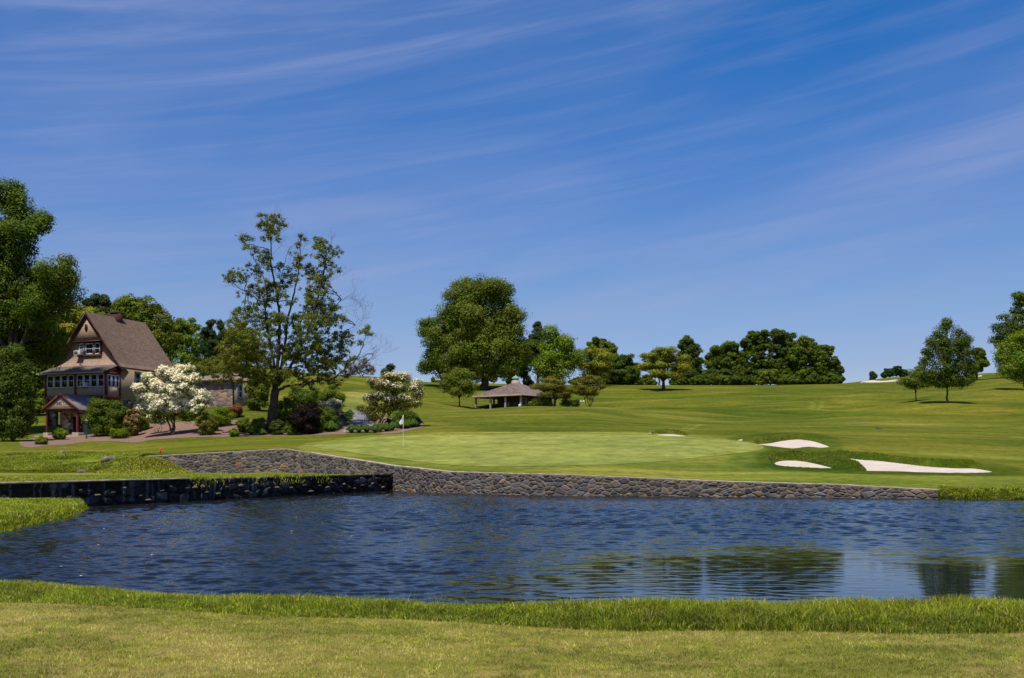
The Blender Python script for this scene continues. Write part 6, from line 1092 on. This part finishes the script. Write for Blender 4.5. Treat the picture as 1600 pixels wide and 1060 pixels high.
# ------------------------------------------------------------------ small things
def flag():
    g = ground(630, 698, 60); z = float(height(g[0:1], g[1:2])[0]) + .03; r = empty('flagstick', (g[0], g[1], z)); tag(r, 'thin flagstick with limp white flag standing in the green', 'flag'); b = MB(); b.tube([(0, 0, -.05), (0, 0, 1.1), (0, 0, 2.15)], .012, 6); b.build('pole', M['flag'], r)
    n, m = 14, 6; V = []
    for i in range(n):
        t = i / (n - 1)
        for j in range(m):
            s = j / (m - 1); w = .27 * (.35 + .65 * math.sin(min(1, t * 1.3) * math.pi * .55)) * (1 - .35 * max(0, t - .7) * 3); V.append((-.015 - s * w * .95, .05 * math.sin(s * 7 + t * 3), 2.13 - t * .62 - s * (.42 * (1 - t) * .55 + .04)))
    q = [(i * m + j, i * m + j + 1, (i + 1) * m + j + 1, (i + 1) * m + j) for i in range(n - 1) for j in range(m - 1)]; me = mesh_np('flag', np.array(V), [np.array(q)], smooth=True); o = link('flag', me, M['flag'], r); so = o.modifiers.new('s', 'SOLIDIFY'); so.thickness = .004
    b = MB(); b.lathe((0, 0, .002), [(.06, 0), (.054, .004), (.05, -.02)], 12); b.build('cup', M['white'], r)
M['lampgrey'] = plain('lamp_grey', (.17, .16, .15), .6, .1); M['flag'] = plain('flag_cloth', (.72, .72, .76), .8, .03); flag()
p = P(250.5, 712, 65.6); gz = float(height(p[0:1], p[1:2])[0]); r = empty('marker_stake', (p[0], p[1], gz)); tag(r, 'short red stake at the left end of the stone wall', 'stake'); b = MB(); b.box(-.035, .035, -.035, .035, -.1, .36); b.lathe((0, 0, .36), [(.035, 0), (.0, .05)], 8); b.build('stake', M['redplastic'], r)
p = P(135, 683, 95); gz = float(height(p[0:1], p[1:2])[0]); r = empty('lamp_post', (p[0], p[1], gz)); tag(r, 'short green lamp post with grey lantern beside the shelter', 'lamp'); b = MB(); b.lathe((0, 0, 0), [(.1, 0), (.085, .1), (.07, .14), (.07, 1.45)], 10); b.build('post', M['greenpaint'], r)
b = MB(); b.lathe((0, 0, 1.45), [(.06, 0), (.13, .04), (.15, .26)], 8); b.build('lantern', M['lampgrey'], r); b = MB(); b.lathe((0, 0, 1.71), [(.19, 0), (.15, .06), (.03, .13)], 8); b.build('lantern_cap', M['lampgrey'], r)
for k, (u, v) in enumerate([(902, 625.5), (907.5, 628), (912, 627.5)]):
    D = 168 + k * .6; X = (u - 800) / F * D; z = float(height(np.array([X]), np.array([D]))[0]); b = MB(); b.lathe((0, 0, 0), [(.02, -.1), (.15, .02), (.17, .14), (.1, .26), (.01, .3)], 10); o = b.build('tee_marker', M['white'], smooth=True); o.location = (X, D, z); tag(o, ['upper left of three small white markers on the slope', 'middle one of three small white markers on the slope', 'right one of three small white markers on the slope'][k], 'marker', 'white markers on the slope')
g = ground(1373, 670.5); z = float(height(g[0:1], g[1:2])[0]); b = MB(); b.box(-.3, .3, -.12, .12, 0, .05); b.lathe((-.1, 0, .05), [(.1, 0), (.1, .08), (.02, .1)], 8); o = b.build('sprinkler_box', M['greenpaint'], bevel=.01); o.location = (g[0], g[1], z); tag(o, 'tiny dark green sprinkler box on the right slope', 'sprinkler')
# flecks adrift on the pond
for k, (u, v) in enumerate([(193, 808), (163, 828), (96, 888), (127, 903), (238, 870), (242, 830), (463, 810), (456, 832), (505, 820), (154, 854), (550, 840), (601, 830)]):
    D = CZ * F / (v - HV); b = MB(); b.add([(-.035, 0, .0), (0, -.02, .012), (.04, 0, .0), (0, .022, .014), (0, 0, -.01)], [[(0, 1, 2), (0, 2, 3), (1, 0, 4), (2, 1, 4), (3, 2, 4), (0, 3, 4)]]); o = b.build('floating_feather', M['flag']); o.location = ((u - 800) / F * D, D, .03); o.rotation_euler = (0, 0, k); tag(o, 'tiny white fleck adrift on the dark water', 'feather', 'white flecks on the pond')
for o in list(S.collection.objects):
    if o.type == 'EMPTY' and o.parent is None and not o.children: print('LONE EMPTY', o.name)
